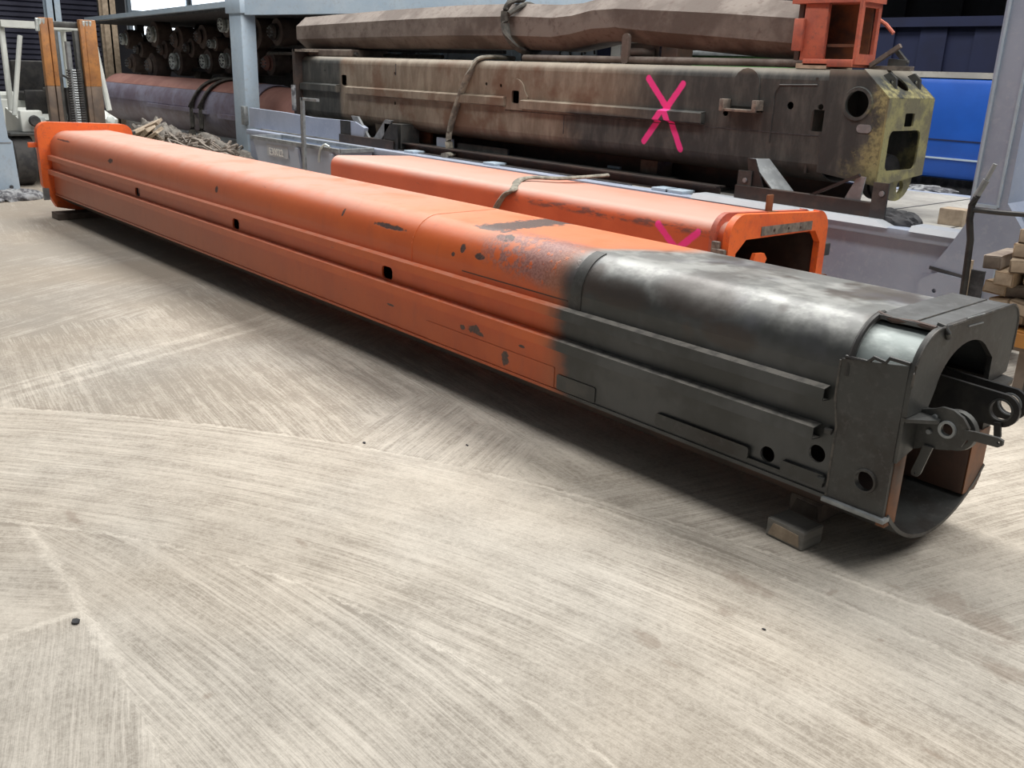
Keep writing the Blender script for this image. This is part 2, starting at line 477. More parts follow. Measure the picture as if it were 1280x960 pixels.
def bp(px, py, y=2.767): q = at(px, py, y=y); return (q.x, q.z)
CHIPS = []
for px, py, rx, rz, yy in ((489, 283, .13, .012, 2.80), (598, 321, .035, .014, 2.767), (576, 311, .02, .02, 2.767), (566, 318, .015, .012, 2.767),
                       (632, 447, .028, .03, 2.767), (592, 411, .045, .022, 2.767), (578, 409, .02, .012, 2.767), (600, 418, .03, .01, 2.767),
                       (488, 381, .03, .006, 2.767), (606, 286, .10, .010, 2.86), (620, 299, .06, .012, 2.80), (652, 433, .02, .006, 2.767),
                       (270, 237, .02, .022, 2.767), (137, 201, .05, .02, 2.767), (80, 176, .2, .008, 2.80), (424, 266, .012, .02, 2.767)):
    c = bp(px, py, yy); CHIPS.append((c[0], c[1], rx, rz))

def mat_boom2():
    t = NT('short_boom_paint'); S = t.xyz(); X, Y, Z = S['X'], S['Y'], S['Z']
    n1 = t.noise(2.5, 5, .6); n2 = t.noise(18, 5, .7)
    col = t.mix(t.ss(n1, .35, .7), (.66, .145, .055), (.56, .115, .045))
    col = t.mix(t.mul(t.ss(X, -4.4, -7.5), .35), col, (.56, .22, .15))
    dust = t.ss(t.add(Z, t.mul(t.sub(n1, .5), .05)), .73, .80)
    col = t.mix(t.mul(dust, .8), col, (.52, .37, .31))
    e = t.ss(t.math('ABSOLUTE', t.sub(Z, t.add(.725, t.mul(t.sub(n1, .5), .04)))), .035, .012)
    wear = t.mul(t.mul(e, t.mul(t.ss(t.noise(9, 6, .75, stretch=(.5, 1, 2)), .46, .56), .8)), t.ss(X, -5.6, -4.6))
    wear = t.mx(wear, t.ss(t.noise(6, 6, .75, stretch=(.6, 1, 3)), .68, .72))
    col = t.mix(wear, col, (.13, .085, .08))
    w = t.mul(t.sub(n2, .5), .7)
    for a, b in BX2: col = t.mix(t.line(S, a, b, .022, w), col, PINK)
    t.bump(t.add(n1, t.mul(n2, .3)), .35, .012)
    return t.fin(col, .55, 0, .4)
BX2 = [(bp(822, 280, 4.45), bp(846, 312, 4.45)), (bp(872, 291, 4.45), bp(838, 318, 4.45))]

def mat_boom3():
    t = NT('stripped_boom_steel'); S = t.xyz(); X, Y, Z = S['X'], S['Y'], S['Z']
    n1 = t.noise(1.3, 5, .6); n2 = t.noise(14, 5, .7); n3 = t.noise(5, 5, .65, stretch=(1.6, 1, .5))
    brown = t.mix(t.ss(n3, .35, .7), (.185, .145, .108), (.29, .245, .19))
    brown = t.mix(t.ss(n1, .5, .62), brown, (.16, .10, .068))
    grey = t.mix(t.ss(n3, .4, .7), (.045, .048, .047), (.095, .096, .088))
    k = t.ss(t.add(X, t.mul(t.sub(n1, .5), 1.4)), -6.55, -6.15)
    k2 = t.ss(t.add(X, t.mul(t.sub(n1, .5), 1.2)), -6.1, -5.2)
    low = t.ss(Z, 1.30, 1.24)
    k = t.mx(k2, t.mul(k, low))
    kf = t.ss(X, -10.35, -10.5)
    col = t.mix(t.mx(k, kf), brown, grey)
    yel = t.ss(t.add(X, t.mul(t.sub(n2, .5), .35)), t.sub(-3.42, t.mul(t.ss(Z, 1.25, 1.05), .22)), -3.28)
    yel = t.mul(yel, t.ss(t.noise(5, 5, .7), .36, .46))
    col = t.mix(yel, col, t.mix(t.ss(n2, .4, .62), (.20, .18, .09), (.34, .31, .15)))
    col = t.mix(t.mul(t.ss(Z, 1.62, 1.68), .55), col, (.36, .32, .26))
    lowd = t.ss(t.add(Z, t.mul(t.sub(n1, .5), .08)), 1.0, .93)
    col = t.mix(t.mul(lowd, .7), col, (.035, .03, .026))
    w = t.mul(t.sub(n2, .5), .5)
    for a, b in BX3: col = t.mix(t.line(S, a, b, .028, w, .2), col, PINK)
    t.bump(t.add(n1, t.mul(n2, .4)), .4, .015)
    return t.fin(col, .62, .1, .35)
BX3 = [(bp(811, 98, 6.2), bp(835, 137, 6.2)), (bp(833, 133, 6.2), bp(850, 186, 6.2)), (bp(854, 105, 6.2), bp(805, 176, 6.2))]

M = {}
M['floor'] = mat_floor()
M['boom'] = mat_main_boom()
M['boom2'] = mat_boom2()
M['boom3'] = mat_boom3()
M['bent'] = simple('dusty_brown_steel', (.105, .082, .070), (.185, .155, .135), .7, 0, 2.2, .38, .6, .006, .3, fine=(.09, .06, .05))
M['bent_end'] = simple('chipped_orange_paint', (.50, .13, .075), (.36, .095, .065), .55, 0, 5, .4, .65, .004, fine=(.22, .09, .07))
M['orange_end'] = simple('bright_orange_paint', (.80, .15, .03), (.66, .11, .03), .45, 0, 4, .4, .65, .003, fine=(.50, .10, .05))
M['dark_steel'] = simple('dark_grey_steel', (.055, .058, .058), (.085, .085, .08), .45, .3, 8, .4, .6, .002)
M['end_steel'] = simple('boom_end_steel', (.062, .064, .062), (.042, .038, .035), .5, .2, 5, .4, .65, .002, fine=(.09, .088, .085))
M['black'] = simple('black_steel', (.022, .022, .023), (.04, .038, .036), .45, .2, 10, .4, .6, .001)
M['bare'] = simple('scraped_bright_steel', (.62, .68, .66), (.38, .43, .42), .48, .2, 7, .35, .6, .002, stretch=(1, 3, 1))
M['inner'] = simple('inside_dark_steel', (.03, .028, .026), (.05, .042, .036), .6, .1, 4, .4, .6)
M['rust'] = simple('burnt_rust_steel', (.20, .075, .028), (.075, .042, .03), .55, .1, 5, .35, .65, .002)
M['rustd'] = simple('dark_rust_steel', (.085, .045, .032), (.05, .034, .028), .6, .1, 5, .35, .65, .002)
M['seam'] = simple('weld_bead_steel', (.07, .068, .065), (.12, .11, .10), .5, .4, 30, .4, .6, .003)
M['deck_grey'] = simple('grey_rack_paint', (.33, .37, .46), (.28, .32, .41), .5, 0, 3, .4, .7, .002, fine=(.38, .41, .48))
M['deck_top'] = simple('dusty_deck', (.42, .405, .37), (.30, .29, .27), .8, 0, 2.2, .35, .65, .004, fine=(.24, .22, .20))
M['cover'] = simple('light_grey_cover_paint', (.40, .42, .45), (.34, .36, .39), .5, 0, 3, .4, .7, .002)
M['pale_blue'] = simple('pale_blue_rack_paint', (.36, .45, .54), (.42, .50, .57), .5, 0, 3, .4, .7, .002, fine=(.33, .37, .42))
M['bin'] = simple('bluish_grey_bin_paint', (.36, .41, .50), (.30, .34, .42), .5, 0, 3, .4, .7, .002)
M['timber'] = simple('weathered_timber', (.27, .26, .235), (.17, .16, .145), .85, 0, 6, .35, .65, .004, stretch=(1, .25, 3))
M['timber_end'] = simple('timber_end_grain', (.48, .38, .28), (.33, .26, .19), .85, 0, 12, .35, .65, .003)
M['wood'] = simple('sawn_wood', (.40, .30, .20), (.24, .175, .12), .85, 0, 7, .35, .65, .003, per=.9)
M['wood_dark'] = simple('old_grey_wood', (.20, .165, .135), (.11, .085, .07), .85, 0, 7, .35, .65, .003, per=.8)
M['pallet'] = simple('orange_pallet_paint', (.55, .25, .05), (.42, .19, .05), .7, 0, 4, .4, .65, .003)
M['blue'] = simple('bright_blue_paint', (.010, .085, .42), (.008, .07, .35), .4, 0, 2, .4, .65)
M['navy'] = simple('navy_blue_paint', (.004, .009, .042), (.003, .006, .03), .8, 0, 1.5, .4, .65)
M['purple'] = simple('chalky_violet_steel', (.17, .145, .19), (.25, .245, .32), .45, .1, 1.6, .38, .62, .004, fine=(.15, .11, .11))
M['redtop'] = simple('dusty_red_primer', (.33, .165, .135), (.26, .12, .10), .6, 0, 3, .4, .65, .003)
M['sling'] = simple('worn_grey_sling', (.16, .15, .125), (.30, .28, .23), .9, 0, 16, .4, .6, .004)
M['sling_dark'] = simple('black_sling', (.04, .038, .034), (.075, .07, .06), .85, 0, 20, .4, .6, .004)
M['angle'] = simple('rusty_angle_steel', (.075, .05, .04), (.045, .036, .033), .6, .2, 5, .35, .6, .002)
M['gal'] = simple('galvanised_steel', (.30, .32, .33), (.22, .235, .245), .45, .4, 12, .4, .6)
M['mast'] = simple('forklift_mast_orange', (.46, .20, .06), (.30, .13, .05), .55, 0, 4, .35, .65, .002, fine=(.16, .09, .05))
M['mast_low'] = simple('worn_mast_steel', (.17, .12, .085), (.10, .075, .06), .5, .2, 5, .35, .65, .002)
M['white'] = simple('white_truck_paint', (.62, .64, .60), (.50, .52, .49), .45, 0, 3, .4, .7)
M['rubber'] = simple('black_rubber', (.03, .03, .032), (.055, .052, .05), .8, 0, 10, .4, .6)
M['axle'] = simple('greasy_black_cast_iron', (.035, .032, .03), (.075, .06, .052), .5, .2, 6, .4, .65, .003)
M['hub'] = simple('pale_hub_face', (.75, .82, .80), (.40, .44, .43), .4, .2, 10, .4, .6)
M['drum'] = simple('brown_brake_drum', (.13, .095, .08), (.08, .06, .052), .6, .1, 6, .4, .65)
M['green'] = simple('green_skip_paint', (.10, .27, .08), (.08, .20, .06), .6, 0, 4, .4, .65)
M['wall'] = simple('dark_cladding', (.030, .030, .038), (.020, .02, .026), .8, 0, 1, .4, .6)
M['shut'] = simple('blue_grey_shutter', (.075, .078, .12), (.055, .056, .09), .55, .2, 2, .4, .6)
M['cloth'] = simple('dirty_cloth', (.30, .31, .32), (.09, .09, .10), .9, 0, 14, .4, .6, .006)
M['rag'] = simple('black_rag', (.035, .036, .04), (.07, .07, .075), .9, 0, 14, .4, .6, .006)
M['cont'] = simple('faded_blue_grey_panel', (.30, .35, .41), (.24, .28, .33), .55, 0, 2, .4, .65, .002)
M['wire'] = simple('tangled_wire', (.13, .11, .095), (.24, .20, .165), .7, .2, 20, .4, .6)
M['heap'] = simple('rubble_and_dirt', (.13, .115, .10), (.24, .22, .195), .95, 0, 9, .4, .6, .03)
M['scrapwood'] = simple('splintered_wood', (.46, .38, .29), (.30, .23, .17), .85, 0, 9, .4, .6, .003)
M['trough'] = simple('shade_black_underside', (.040, .030, .026), (.07, .042, .032), .7, 0, 3, .4, .6)  # underside blackened in colour to deepen the shadow beneath the boom
M['end_top'] = simple('boom_end_top_steel', (.15, .155, .155), (.10, .10, .098), .45, .25, 4, .4, .65, .002, fine=(.20, .20, .20))
M['paper'] = simple('white_paper', (.75, .75, .72), (.70, .70, .68), .8, 0, 5)
M['yellow'] = simple('yellow_green_paint', (.30, .275, .12), (.17, .155, .09), .6, 0, 5, .42, .58, .002, fine=(.09, .08, .065))
def emis(name, c, s):
    t = NT(name); t.b.inputs['Emission Color'].default_value = (*c, 1); t.b.inputs['Emission Strength'].default_value = s
    return t.fin(c, .3)
M['daylight'] = emis('daylit_window', (.80, .90, 1.0), 4.0)

# ================================================================== STRUCTURE
bm = new(); plate(bm, [(-34, -6), (8, -6), (8, 22), (-34, 22)], [], XY, -.2, 0); struct('floor', bm, M['floor'])
bm = new()
for i in range(70): box(bm, (-34 + i * .6, 20 + (.06 if i % 2 else 0), 0), (-34 + (i + 1) * .6, 20.3, 8))
struct('wall_back', bm, M['wall'])
bm = new(); box(bm, (-34, 9.5, 5.0), (8, 20.3, 5.2)); struct('rear_shade_ceiling', bm, M['wall'])  # unseen roof slab over the rear only, added to darken that area
# far end wall: roller shutter, column, daylit windows
WX = -28.0
bm = new(); box(bm, (WX - .3, -6, 0), (WX - .1, 22, 2.2)); box(bm, (WX - .3, -6, 2.2), (WX - .1, 9.9, 6)); struct('wall_left', bm, M['wall'])
bm = new(); box(bm, (WX - .06, 2.0, 0), (WX, 2.2, 4)); box(bm, (WX - .06, 9.1, 0), (WX, 9.3, 4)); box(bm, (WX - .06, 2.0, 3.9), (WX, 9.3, 4.1))
d1 = struct('door_1', bm, M['dark_steel'])
sl = new(); plate(sl, [(0, 0), (.05, .02), (.05, .10), (0, .125)], [], lambda u, v, w: Vector((WX + u, w, v)), 2.2, 9.1)
s0 = obj('slat', sl, M['shut'], d1, False)
for i in range(1, 31):
    c = s0.copy(); COL.objects.link(c); c.parent = d1; c.location.z = i * .13
wn = 0
for i in range(5):
    y0 = 10.0 + i * 1.75; wn += 1
    bm = new(); box(bm, (WX - .2, y0, 1.9), (WX - .05, y0 + 1.7, 2.0)); box(bm, (WX - .2, y0, 5), (WX - .05, y0 + 1.7, 5.1))
    box(bm, (WX - .2, y0 - .04, 1.9), (WX - .05, y0 + .06, 5.1)); box(bm, (WX - .2, y0 + 1.64, 1.9), (WX - .05, y0 + 1.74, 5.1)); box(bm, (WX - .18, y0, 2.75), (WX - .1, y0 + 1.7, 2.83))
    wf = struct('window_%d' % wn, bm, M['pale_blue'])
    for k, (a, b) in enumerate(((2.0, 2.75), (2.83, 5.0))):
        bm = new(); box(bm, (WX - .16, y0 + .06, a), (WX - .14, y0 + 1.64, b)); obj('pane', bm, M['daylight'], wf, False)
# building columns near the far wall
for i, (px, wd, mm) in enumerate(((138, .30, 'timber_end'), (70, .3, 'pale_blue'))):
    q = at(px, 60, x=-24.5)
    bm = new(); box(bm, (-24.6, q.y - wd / 2, 0), (-24.57, q.y + wd / 2, 5)); box(bm, (-24.35, q.y - wd / 2, 0), (-24.32, q.y + wd / 2, 5)); box(bm, (-24.6, q.y - .02, 0), (-24.32, q.y + .02, 5))
    o = struct('trim_%d' % (i + 1), bm, M[mm])

# ================================================================== MAIN BOOM
FY, BY, ZB, ZT, RAD = 2.767, 3.50, .24, .864, .17
XN, XF = -1.262, -10.38
XC = -1.46
main = thing('crane_boom', 'long orange telescopic crane boom section with scorched grey end lying on the floor in front', 'boom', (-5.8, 3.13, 0))
# shell: round front-top corner, top, round back-top corner, back, trough bottom
prof = [(FY, ZT - RAD)] + arc(FY + RAD, ZT - RAD, RAD, 180, 90, 10)[1:] + arc(BY - RAD, ZT - RAD, RAD, 90, 0, 10) + [(BY, ZB)]
cy = (FY + BY) / 2; bot = []
HW = (BY - FY) / 2; RB = (HW ** 2 + .165 ** 2) / (2 * .165); A0 = math.asin(HW / RB)
for k in range(1, 18):
    a = A0 * (1 - 2 * k / 18); bot.append((cy + RB * sin(a), ZB + RB * cos(A0) - RB * cos(a)))
bm = new(); sheet(bm, prof, XF, XC, .012, cuts=1); obj('boom_shell', bm, M['boom'], main)
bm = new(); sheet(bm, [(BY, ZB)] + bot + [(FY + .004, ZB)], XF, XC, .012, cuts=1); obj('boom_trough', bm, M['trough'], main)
holes = [rrect(x - .052, z - .035, x + .052, z + .035, .026) for x, z in ((-4.215, .526), (-6.10, .527), (-7.97, .53))]
holes += [circ(-1.535, .375, .032), circ(-1.728, .306, .030)]
bm = new(); panel(bm, XF, XC, ZB, ZT - RAD, holes, FY, FY + .012); obj('side_panel', bm, M['boom'], main)
# stiffening ribs: open-ended square channels
def rib(z, x1, d=.034):
    bm = new()
    pf = [(FY, z + .022), (FY - d, z + .018), (FY - d - .002, z - .018), (FY, z - .022)]
    sheet(bm, pf, XF + .02, x1, .005); r = obj('rib', bm, M['boom'], main); return r
rib(.602, -1.522); rib(.462, -1.533, .047)
# bottom edge strip and lower rail near the grey end
bm = new(); box(bm, (XF, FY - .008, ZB - .012), (XC, FY + .01, ZB + .002)); obj('bottom_edge', bm, M['boom'], main)
bm = new(); plate(bm, rrect(-2.25, .262, -1.80, .312, .012, 3), [], XZ, FY - .016, FY); plate(bm, rrect(-1.66, .262, -1.49, .312, .008, 3), [], XZ, FY - .016, FY)
plate(bm, [(-1.80, .262), (-1.66, .262), (-1.66, .272), (-1.80, .272)], [], XZ, FY - .014, FY)
obj('lower_rail', bm, M['end_steel'], main)
bm = new(); plate(bm, rrect(-2.84, .245, -2.60, .315, .01, 3), [], XZ, FY - .005, FY); obj('repair_plate', bm, M['dark_steel'], main)
bm = new(); plate(bm, rrect(-3.85, .243, -2.86, .34, .006, 3), [], XZ, FY - .003, FY); obj('repair_plate', bm, M['boom'], main)
# weld seams across the shell (thin raised beads) + outer wrap step at the grey end
def bead(x, a0=0, m='boom', r=.003):
    bm = new(); pts = [(x, FY - .0, ZT - RAD - .07), (x, FY - .001, ZT - RAD)] + [(x, p[0], p[1]) for p in arc(FY + RAD, ZT - RAD, RAD + .0005, 180, 90, 8)] + [(x, BY - RAD, ZT + .0005)]
    tube(bm, pts, r, 6); obj('weld_seam', bm, M[m], main)
bead(-3.98)
wrap = [(FY - .003, ZT - RAD - .10)] + [(FY - .003, ZT - RAD)] + arc(FY + RAD, ZT - RAD, RAD + .005, 180, 100, 10)
bm = new(); sheet(bm, wrap, -2.78, -2.72, .006); obj('wrap_band', bm, M['end_steel'], main)
bm = new(); plate(bm, [(-3.55, .655), (-2.80, .655), (-2.80, .66), (-3.55, .66)], [], XZ, FY - .002, FY); obj('weld_seam', bm, M['rustd'], main)
# ---- collar at the near end
cs = [circ(-1.342, .347, .034, 20)]
bm = new(); plate(bm, [(XC - .01, ZB - .005), (XN, ZB - .005), (XN, .765), (XC - .03, .735), (XC - .03, .60), (XC - .01, .50)], cs, XZ, FY - .014, FY + .004); obj('collar_plate', bm, M['end_steel'], main)
bm = new(); tube(bm, [(XC - .012, FY - .012, .24), (XC - .012, FY - .012, .50), (XC - .032, FY - .012, .60), (XC - .032, FY - .012, .73)], .006, 6); obj('weld_seam', bm, M['seam'], main)
bm = new(); lathe(bm, (-1.342, FY - .022, .347), (0, 1, 0), [(0, .034), (0, .041), (.01, .043), (.01, .034)], 24, True); obj('hole_rim', bm, M['end_steel'], main)
bm = new(); box(bm, (XC - .02, FY - .03, ZB - .014), (XN + .012, FY + .012, ZB + .002), .002); obj('collar_foot', bm, M['gal'], main)
for z in (.48, .30):
    bm = new(); box(bm, (XC - .05, FY - .026, z - .014), (XC - .022, FY - .01, z + .006), .003); obj('stop_block', bm, M['end_steel'], main)
# inner tube showing, scraped bright, in the cut corner
RI = .150
bright = arc(FY + .012 + RI, ZT - .022 - RI, RI, 176, 92, 14)
bm = new(); sheet(bm, bright, XC - .02, XN, .01); obj('scraped_corner', bm, M['bare'], main)
# cut edges around that window (thick dark lips)
bm = new(); tube(bm, [(XC - .005, p[0], p[1]) for p in arc(FY + RAD - .004, ZT - RAD, RAD + .004, 184, 88, 14)], .011, 8); obj('cut_lip', bm, M['black'], main)
YT = FY + .125
bm = new()
pts = [(XC - .01, YT + .02, ZT + .006), (XC + .05, YT + .005, ZT - .002), (XC + .12, YT + .012, ZT + .003), (XN, YT + .0, ZT + .002)]
tube(bm, pts, .010, 8); obj('cut_lip', bm, M['rustd'], main)
bm = new()
pts = [(XC - .02, FY - .005, .742), (-1.40, FY - .01, .745), (-1.38, FY - .01, .765), (-1.34, FY - .01, .758), (-1.33, FY - .008, .775), (XN, FY - .008, .772)]
tube(bm, pts, .007, 8); obj('cut_lip', bm, M['black'], main)
# top plate and back of the collar (squarer corner)
topc = [(YT, ZT + .008), (BY - .09, ZT + .012)] + arc(BY - .075, ZT - .063, .075, 84, 0, 6) + [(BY, .24)]
bm = new(); sheet(bm, topc, XC - .005, XN, .014); obj('collar_top', bm, M['end_top'], main)
bm = new(); tube(bm, [(-1.335, YT + .01, ZT + .010), (-1.335, BY - .08, ZT + .013)], .003, 6); obj('weld_seam', bm, M['seam'], main)
bm = new(); sheet(bm, [(BY, ZB)] + bot + [(FY, ZB)], XC - .01, XN + .01, .014); obj('collar_trough', bm, M['end_steel'], main)
# ---- end plate with the arched opening
ycn = 3.125
outer = [(FY - .012, .60), (FY - .012, .70)] + arc(FY + .135, .725, .147, 172, 95, 8)[0:] + [(BY - .10, ZT + .014)] + arc(BY - .085, ZT - .07, .085, 85, 0, 6) + [(BY, .70), (BY - .01, .62), (BY - .14, .60)]
inner = [(3.34, .62), (3.335, .70)] + arc(ycn, .645, .20, 40, 172, 14, .150) + [(2.895, .60)]
bm = new(); plate(bm, outer + inner, [], YZ, XN, XN + .018); obj('end_plate', bm, M['end_steel'], main)
bm = new(); tube(bm, [(XN + .018, p[0], p[1]) for p in outer[1:-2]], .004, 6); obj('weld_seam', bm, M['seam'], main)
bm = new(); tube(bm, [(XN - .01, YT + .03, ZT + .012), (XN + .015, YT + .03, ZT + .008), (XN + .03, YT + .025, ZT - .01), (XN + .022, YT + .045, ZT - .028), (XN + .014, YT + .055, ZT - .012)], .009, 8)
obj('steel_curl', bm, M['end_steel'], main)
g1_, g2_ = at(1209, 398, x=XN + .02), at(1231, 392, x=XN + .02)
bm = new(); beam(bm, g1_, g2_, .004, .004); beam(bm, at(1211, 408, x=XN + .02), at(1229, 403, x=XN + .02), .004, .004); obj('ground_mark', bm, M['gal'], main)
# jambs
bm = new(); box(bm, (XN - .03, FY + .002, .20), (XN + .004, FY + .075, .60), .004); obj('jamb', bm, M['rust'], main)
bm = new(); box(bm, (XN - .34, BY - .15, .155), (XN + .004, BY - .012, .40), .012); jb = obj('wear_block', bm, M['rustd'], main)
bm = new(); plate(bm, [(BY - .148, .16), (BY - .05, .155), (BY - .014, .20), (BY - .014, .40), (BY - .148, .40)], [], YZ, XN + .003, XN + .007); obj('block_face', bm, M['rust'], jb)
bm = new(); box(bm, (XN - .5, BY - .07, .40), (XN, BY - .012, .60)); obj('inner_liner', bm, M['inner'], main)
# inside bulkhead so that the tube is not see-through from its ends
bm = new(); plate(bm, [(FY + .02, .25), (BY - .02, .25), (BY - .02, .70), (BY - .15, .84), (FY + .15, .84), (FY + .02, .70)], [circ(3.13, .52, .13, 16)], YZ, -2.6, -2.58); obj('bulkhead', bm, M['inner'], main)
# gussets
def flatplate(pts, th, m, name='gusset', par=None):
    a, b, c = [Vector(p) for p in pts[:3]]; nrm = (b - a).cross(c - a).normalized() * th
    bm = new(); va = [bm.verts.new(p) for p in pts]; vb = [bm.verts.new(Vector(p) + nrm) for p in pts]
    bm.faces.new(va); bm.faces.new(vb[::-1])
    for i in range(len(pts)): bm.faces.new((va[i], va[(i + 1) % len(pts)], vb[(i + 1) % len(pts)], vb[i]))
    return obj(name, bm, M[m], par, False)
flatplate([(XN, FY - .012, .600), (XN, 2.92, .600), (XN + .075, 2.90, .598), (XN + .085, 2.84, .592), (XN + .02, FY - .012, .596)], .012, 'end_steel', par=main)
flatplate([(XN, 3.30, .606), (XN, 3.49, .606), (XN + .05, 3.48, .604), (XN + .07, 3.36, .602)], .02, 'end_steel', par=main)
# ---- lock bracket with disc and levers (front)
def P2(px, py, y): q = at(px, py, y=y); return (q.x, q.z)
yb = 2.855
disc = [P2(*p, yb) for p in ((1131, 512), (1168, 511), (1178, 509), (1192, 513), (1204, 523), (1211, 536), (1208, 549), (1201, 559), (1186, 563), (1172, 562), (1162, 560), (1150, 560), (1133, 562), (1124, 560))]
hc = P2(1184, 537, yb)
bm = new(); plate(bm, disc, [circ(hc[0], hc[1], .020, 18)], XZ, yb, yb + .014); brk = obj('lock_bracket', bm, M['end_steel'], main)
bm = new(); lathe(bm, (hc[0], yb - .006, hc[1]), (0, 1, 0), [(0, .020), (0, .028), (.008, .030), (.008, .020)], 24, True); obj('ring', bm, M['gal'], brk)
bm = new(); lathe(bm, (hc[0] + .012, yb + .03, hc[1] - .008), (0, 1, 0), [(0, .05), (0, .065), (.02, .068), (.02, .05)], 28, True); obj('back_disc', bm, M['dark_steel'], brk)
for px, py in ((1169, 521), (1162, 539)):
    c = P2(px, py, yb); bm = new(); lathe(bm, (c[0], yb - .010, c[1]), (0, 1, 0), [(0, .004), (0, .008), (.01, .009), (.012, .004)], 12); obj('bolt', bm, M['gal'], brk)
lv = [P2(*p, yb - .01) for p in ((1154, 556), (1166, 560), (1160, 572), (1150, 593), (1146, 596), (1139, 593), (1139, 588), (1148, 570))]
c = P2(1144, 591, yb - .01)
bm = new(); plate(bm, lv, [circ(c[0], c[1], .003, 8)], XZ, yb - .012, yb - .002); obj('lever', bm, M['end_steel'], brk)
lv = [P2(*p, yb - .01) for p in ((1205, 538), (1220, 541), (1247, 548), (1253, 552), (1252, 558), (1246, 560), (1217, 552), (1204, 550))]
c = P2(1247, 554, yb - .01)
bm = new(); plate(bm, lv, [circ(c[0], c[1], .004, 8)], XZ, yb - .006, yb + .006); obj('lever', bm, M['end_steel'], brk)
bm = new(); plate(bm, [(FY - .01, .60), (yb + .01, .60), (yb + .01, .47), (FY - .01, .44)], [], YZ, XN + .0, XN + .012); obj('back_plate', bm, M['dark_steel'], brk)
# ---- clevis lugs (right)
for yy, cpx, cpy, dx in ((3.13, 1251, 513, 0), (3.25, 1262, 505, 0)):
    cc = P2(cpx, cpy, yy); R0 = .058
    pts = [(XN - .55, cc[1] - .03), (XN - .55, cc[1] + .075)] + [(XN - .2, cc[1] + .07)] + arc(cc[0], cc[1], R0, 75, -95, 12) + [(XN - .05, cc[1] - .06)]
    bm = new(); plate(bm, pts[::-1], [circ(cc[0], cc[1], .034, 20)], XZ, yy, yy + .016)
    lg = obj('clevis_lug', bm, M['black'], main)
    bm = new(); lathe(bm, (cc[0], yy - .004, cc[1]), (0, 1, 0), [(0, .034), (0, .039), (.004, .040), (.004, .034)], 24, True); obj('bushing', bm, M['gal' if yy > 3.2 else 'dark_steel'], lg)
c = P2(1247, 528, 3.12); d = P2(1247, 546, 3.12)
bm = new(); beam(bm, (c[0], 3.12, c[1]), (d[0], 3.12, d[1]), .010, .022, Vector((1, 0, 0))); obj('tab', bm, M['black'], main)
bm = new(); box(bm, (XN - .5, 3.13, .47), (XN - .12, 3.266, .485)); obj('clevis_web', bm, M['black'], main)
# ---- far flange
fo = [(FY - .11, .80), (FY - .11, .33), (FY + .0, .10), (3.0, .05), (3.3, .05), (BY + .0, .10), (BY + .11, .33), (BY + .10, .80)] + arc(BY + .0, .82, .10, 0, 90, 6) + arc(FY + .0, .84, .11, 90, 180, 6)
fi = [(p[0], p[1]) for p in rrect(FY + .06, .2, BY - .06, .78, .12)]
bm = new(); plate(bm, fo, [fi], YZ, XF - .06, XF + .03); fl = obj('end_flange', bm, M['orange_end'], main)
bm = new(); box(bm, (XF - .05, FY - .19, .70), (XF - .02, FY - .09, .75), .004); obj('flange_tab', bm, M['orange_end'], fl)
bm = new(); box(bm, (XF + .0, FY - .115, .18), (XF + .034, FY - .06, .30)); obj('flange_patch', bm, M['gal'], fl)
bm = new(); plate(bm, [(FY + .07, .25), (BY - .07, .25), (BY - .07, .75), (FY + .07, .75)], [], YZ, XF + .5, XF + .52); obj('bulkhead', bm, M['inner'], main)

# timber blocks
def timber(name, lo, hi, label, cat='block', end='timber_end', m='timber', bev=.006, seed=1, group=None):
    t = thing(name, label, cat, ((lo[0] + hi[0]) / 2, (lo[1] + hi[1]) / 2, lo[2]), group)
    bm = new(); box(bm, lo, hi, bev); jitter(bm, .002, seed); obj('body', bm, M[m], t, False)
    bm = new(); plate(bm, [(lo[0] + .012, lo[2] + .01), (hi[0] - .012, lo[2] + .012), (hi[0] - .02, hi[2] - .016), (lo[0] + .03, hi[2] - .012)], [], XZ, lo[1] - .003, lo[1] + .002); obj('end_grain', bm, M[end], t, False)
    return t
tb = timber('timber_block', (-1.685, 2.755, 0), (-1.525, 2.875, .072), 'grey weathered timber block on the floor at the grey end of the long boom')
tb.rotation_euler.z = radians(-4)
timber('timber_block', (-1.75, 3.0, 0), (-1.61, 3.30, .078), 'dark timber packer hidden under the grey end of the long boom', seed=3, m='wood_dark', end='wood_dark')
timber('timber_block', (-10.34, 2.70, 0), (-10.12, 3.45, .065), 'dark timber packer under the far flange of the long orange boom', seed=4, m='wood_dark', end='wood_dark')

# small litter on the floor
def pebble(px, py, r, lab):
    q = at(px, py, z=0); bm = new(); bmesh.ops.create_icosphere(bm, subdivisions=1, radius=r, matrix=Matrix.Translation(q + Vector((0, 0, r * .4))) @ Matrix.Diagonal((1.6, 1, .6, 1))); jitter(bm, r * .2, int(px))
    single('stone', bm, M['rag'], lab, 'stone', (q.x, q.y, 0))
pebble(95, 778, .012, 'small dark stone at the edge of the sweep marks, lower left floor')
pebble(584, 557, .006, 'tiny dark grit stone on the floor below the orange side')
pebble(955, 787, .005, 'tiny dark stone on the floor below the timber block')
pebble(455, 554, .007, 'tiny dark chip on the floor left of the grit stone')

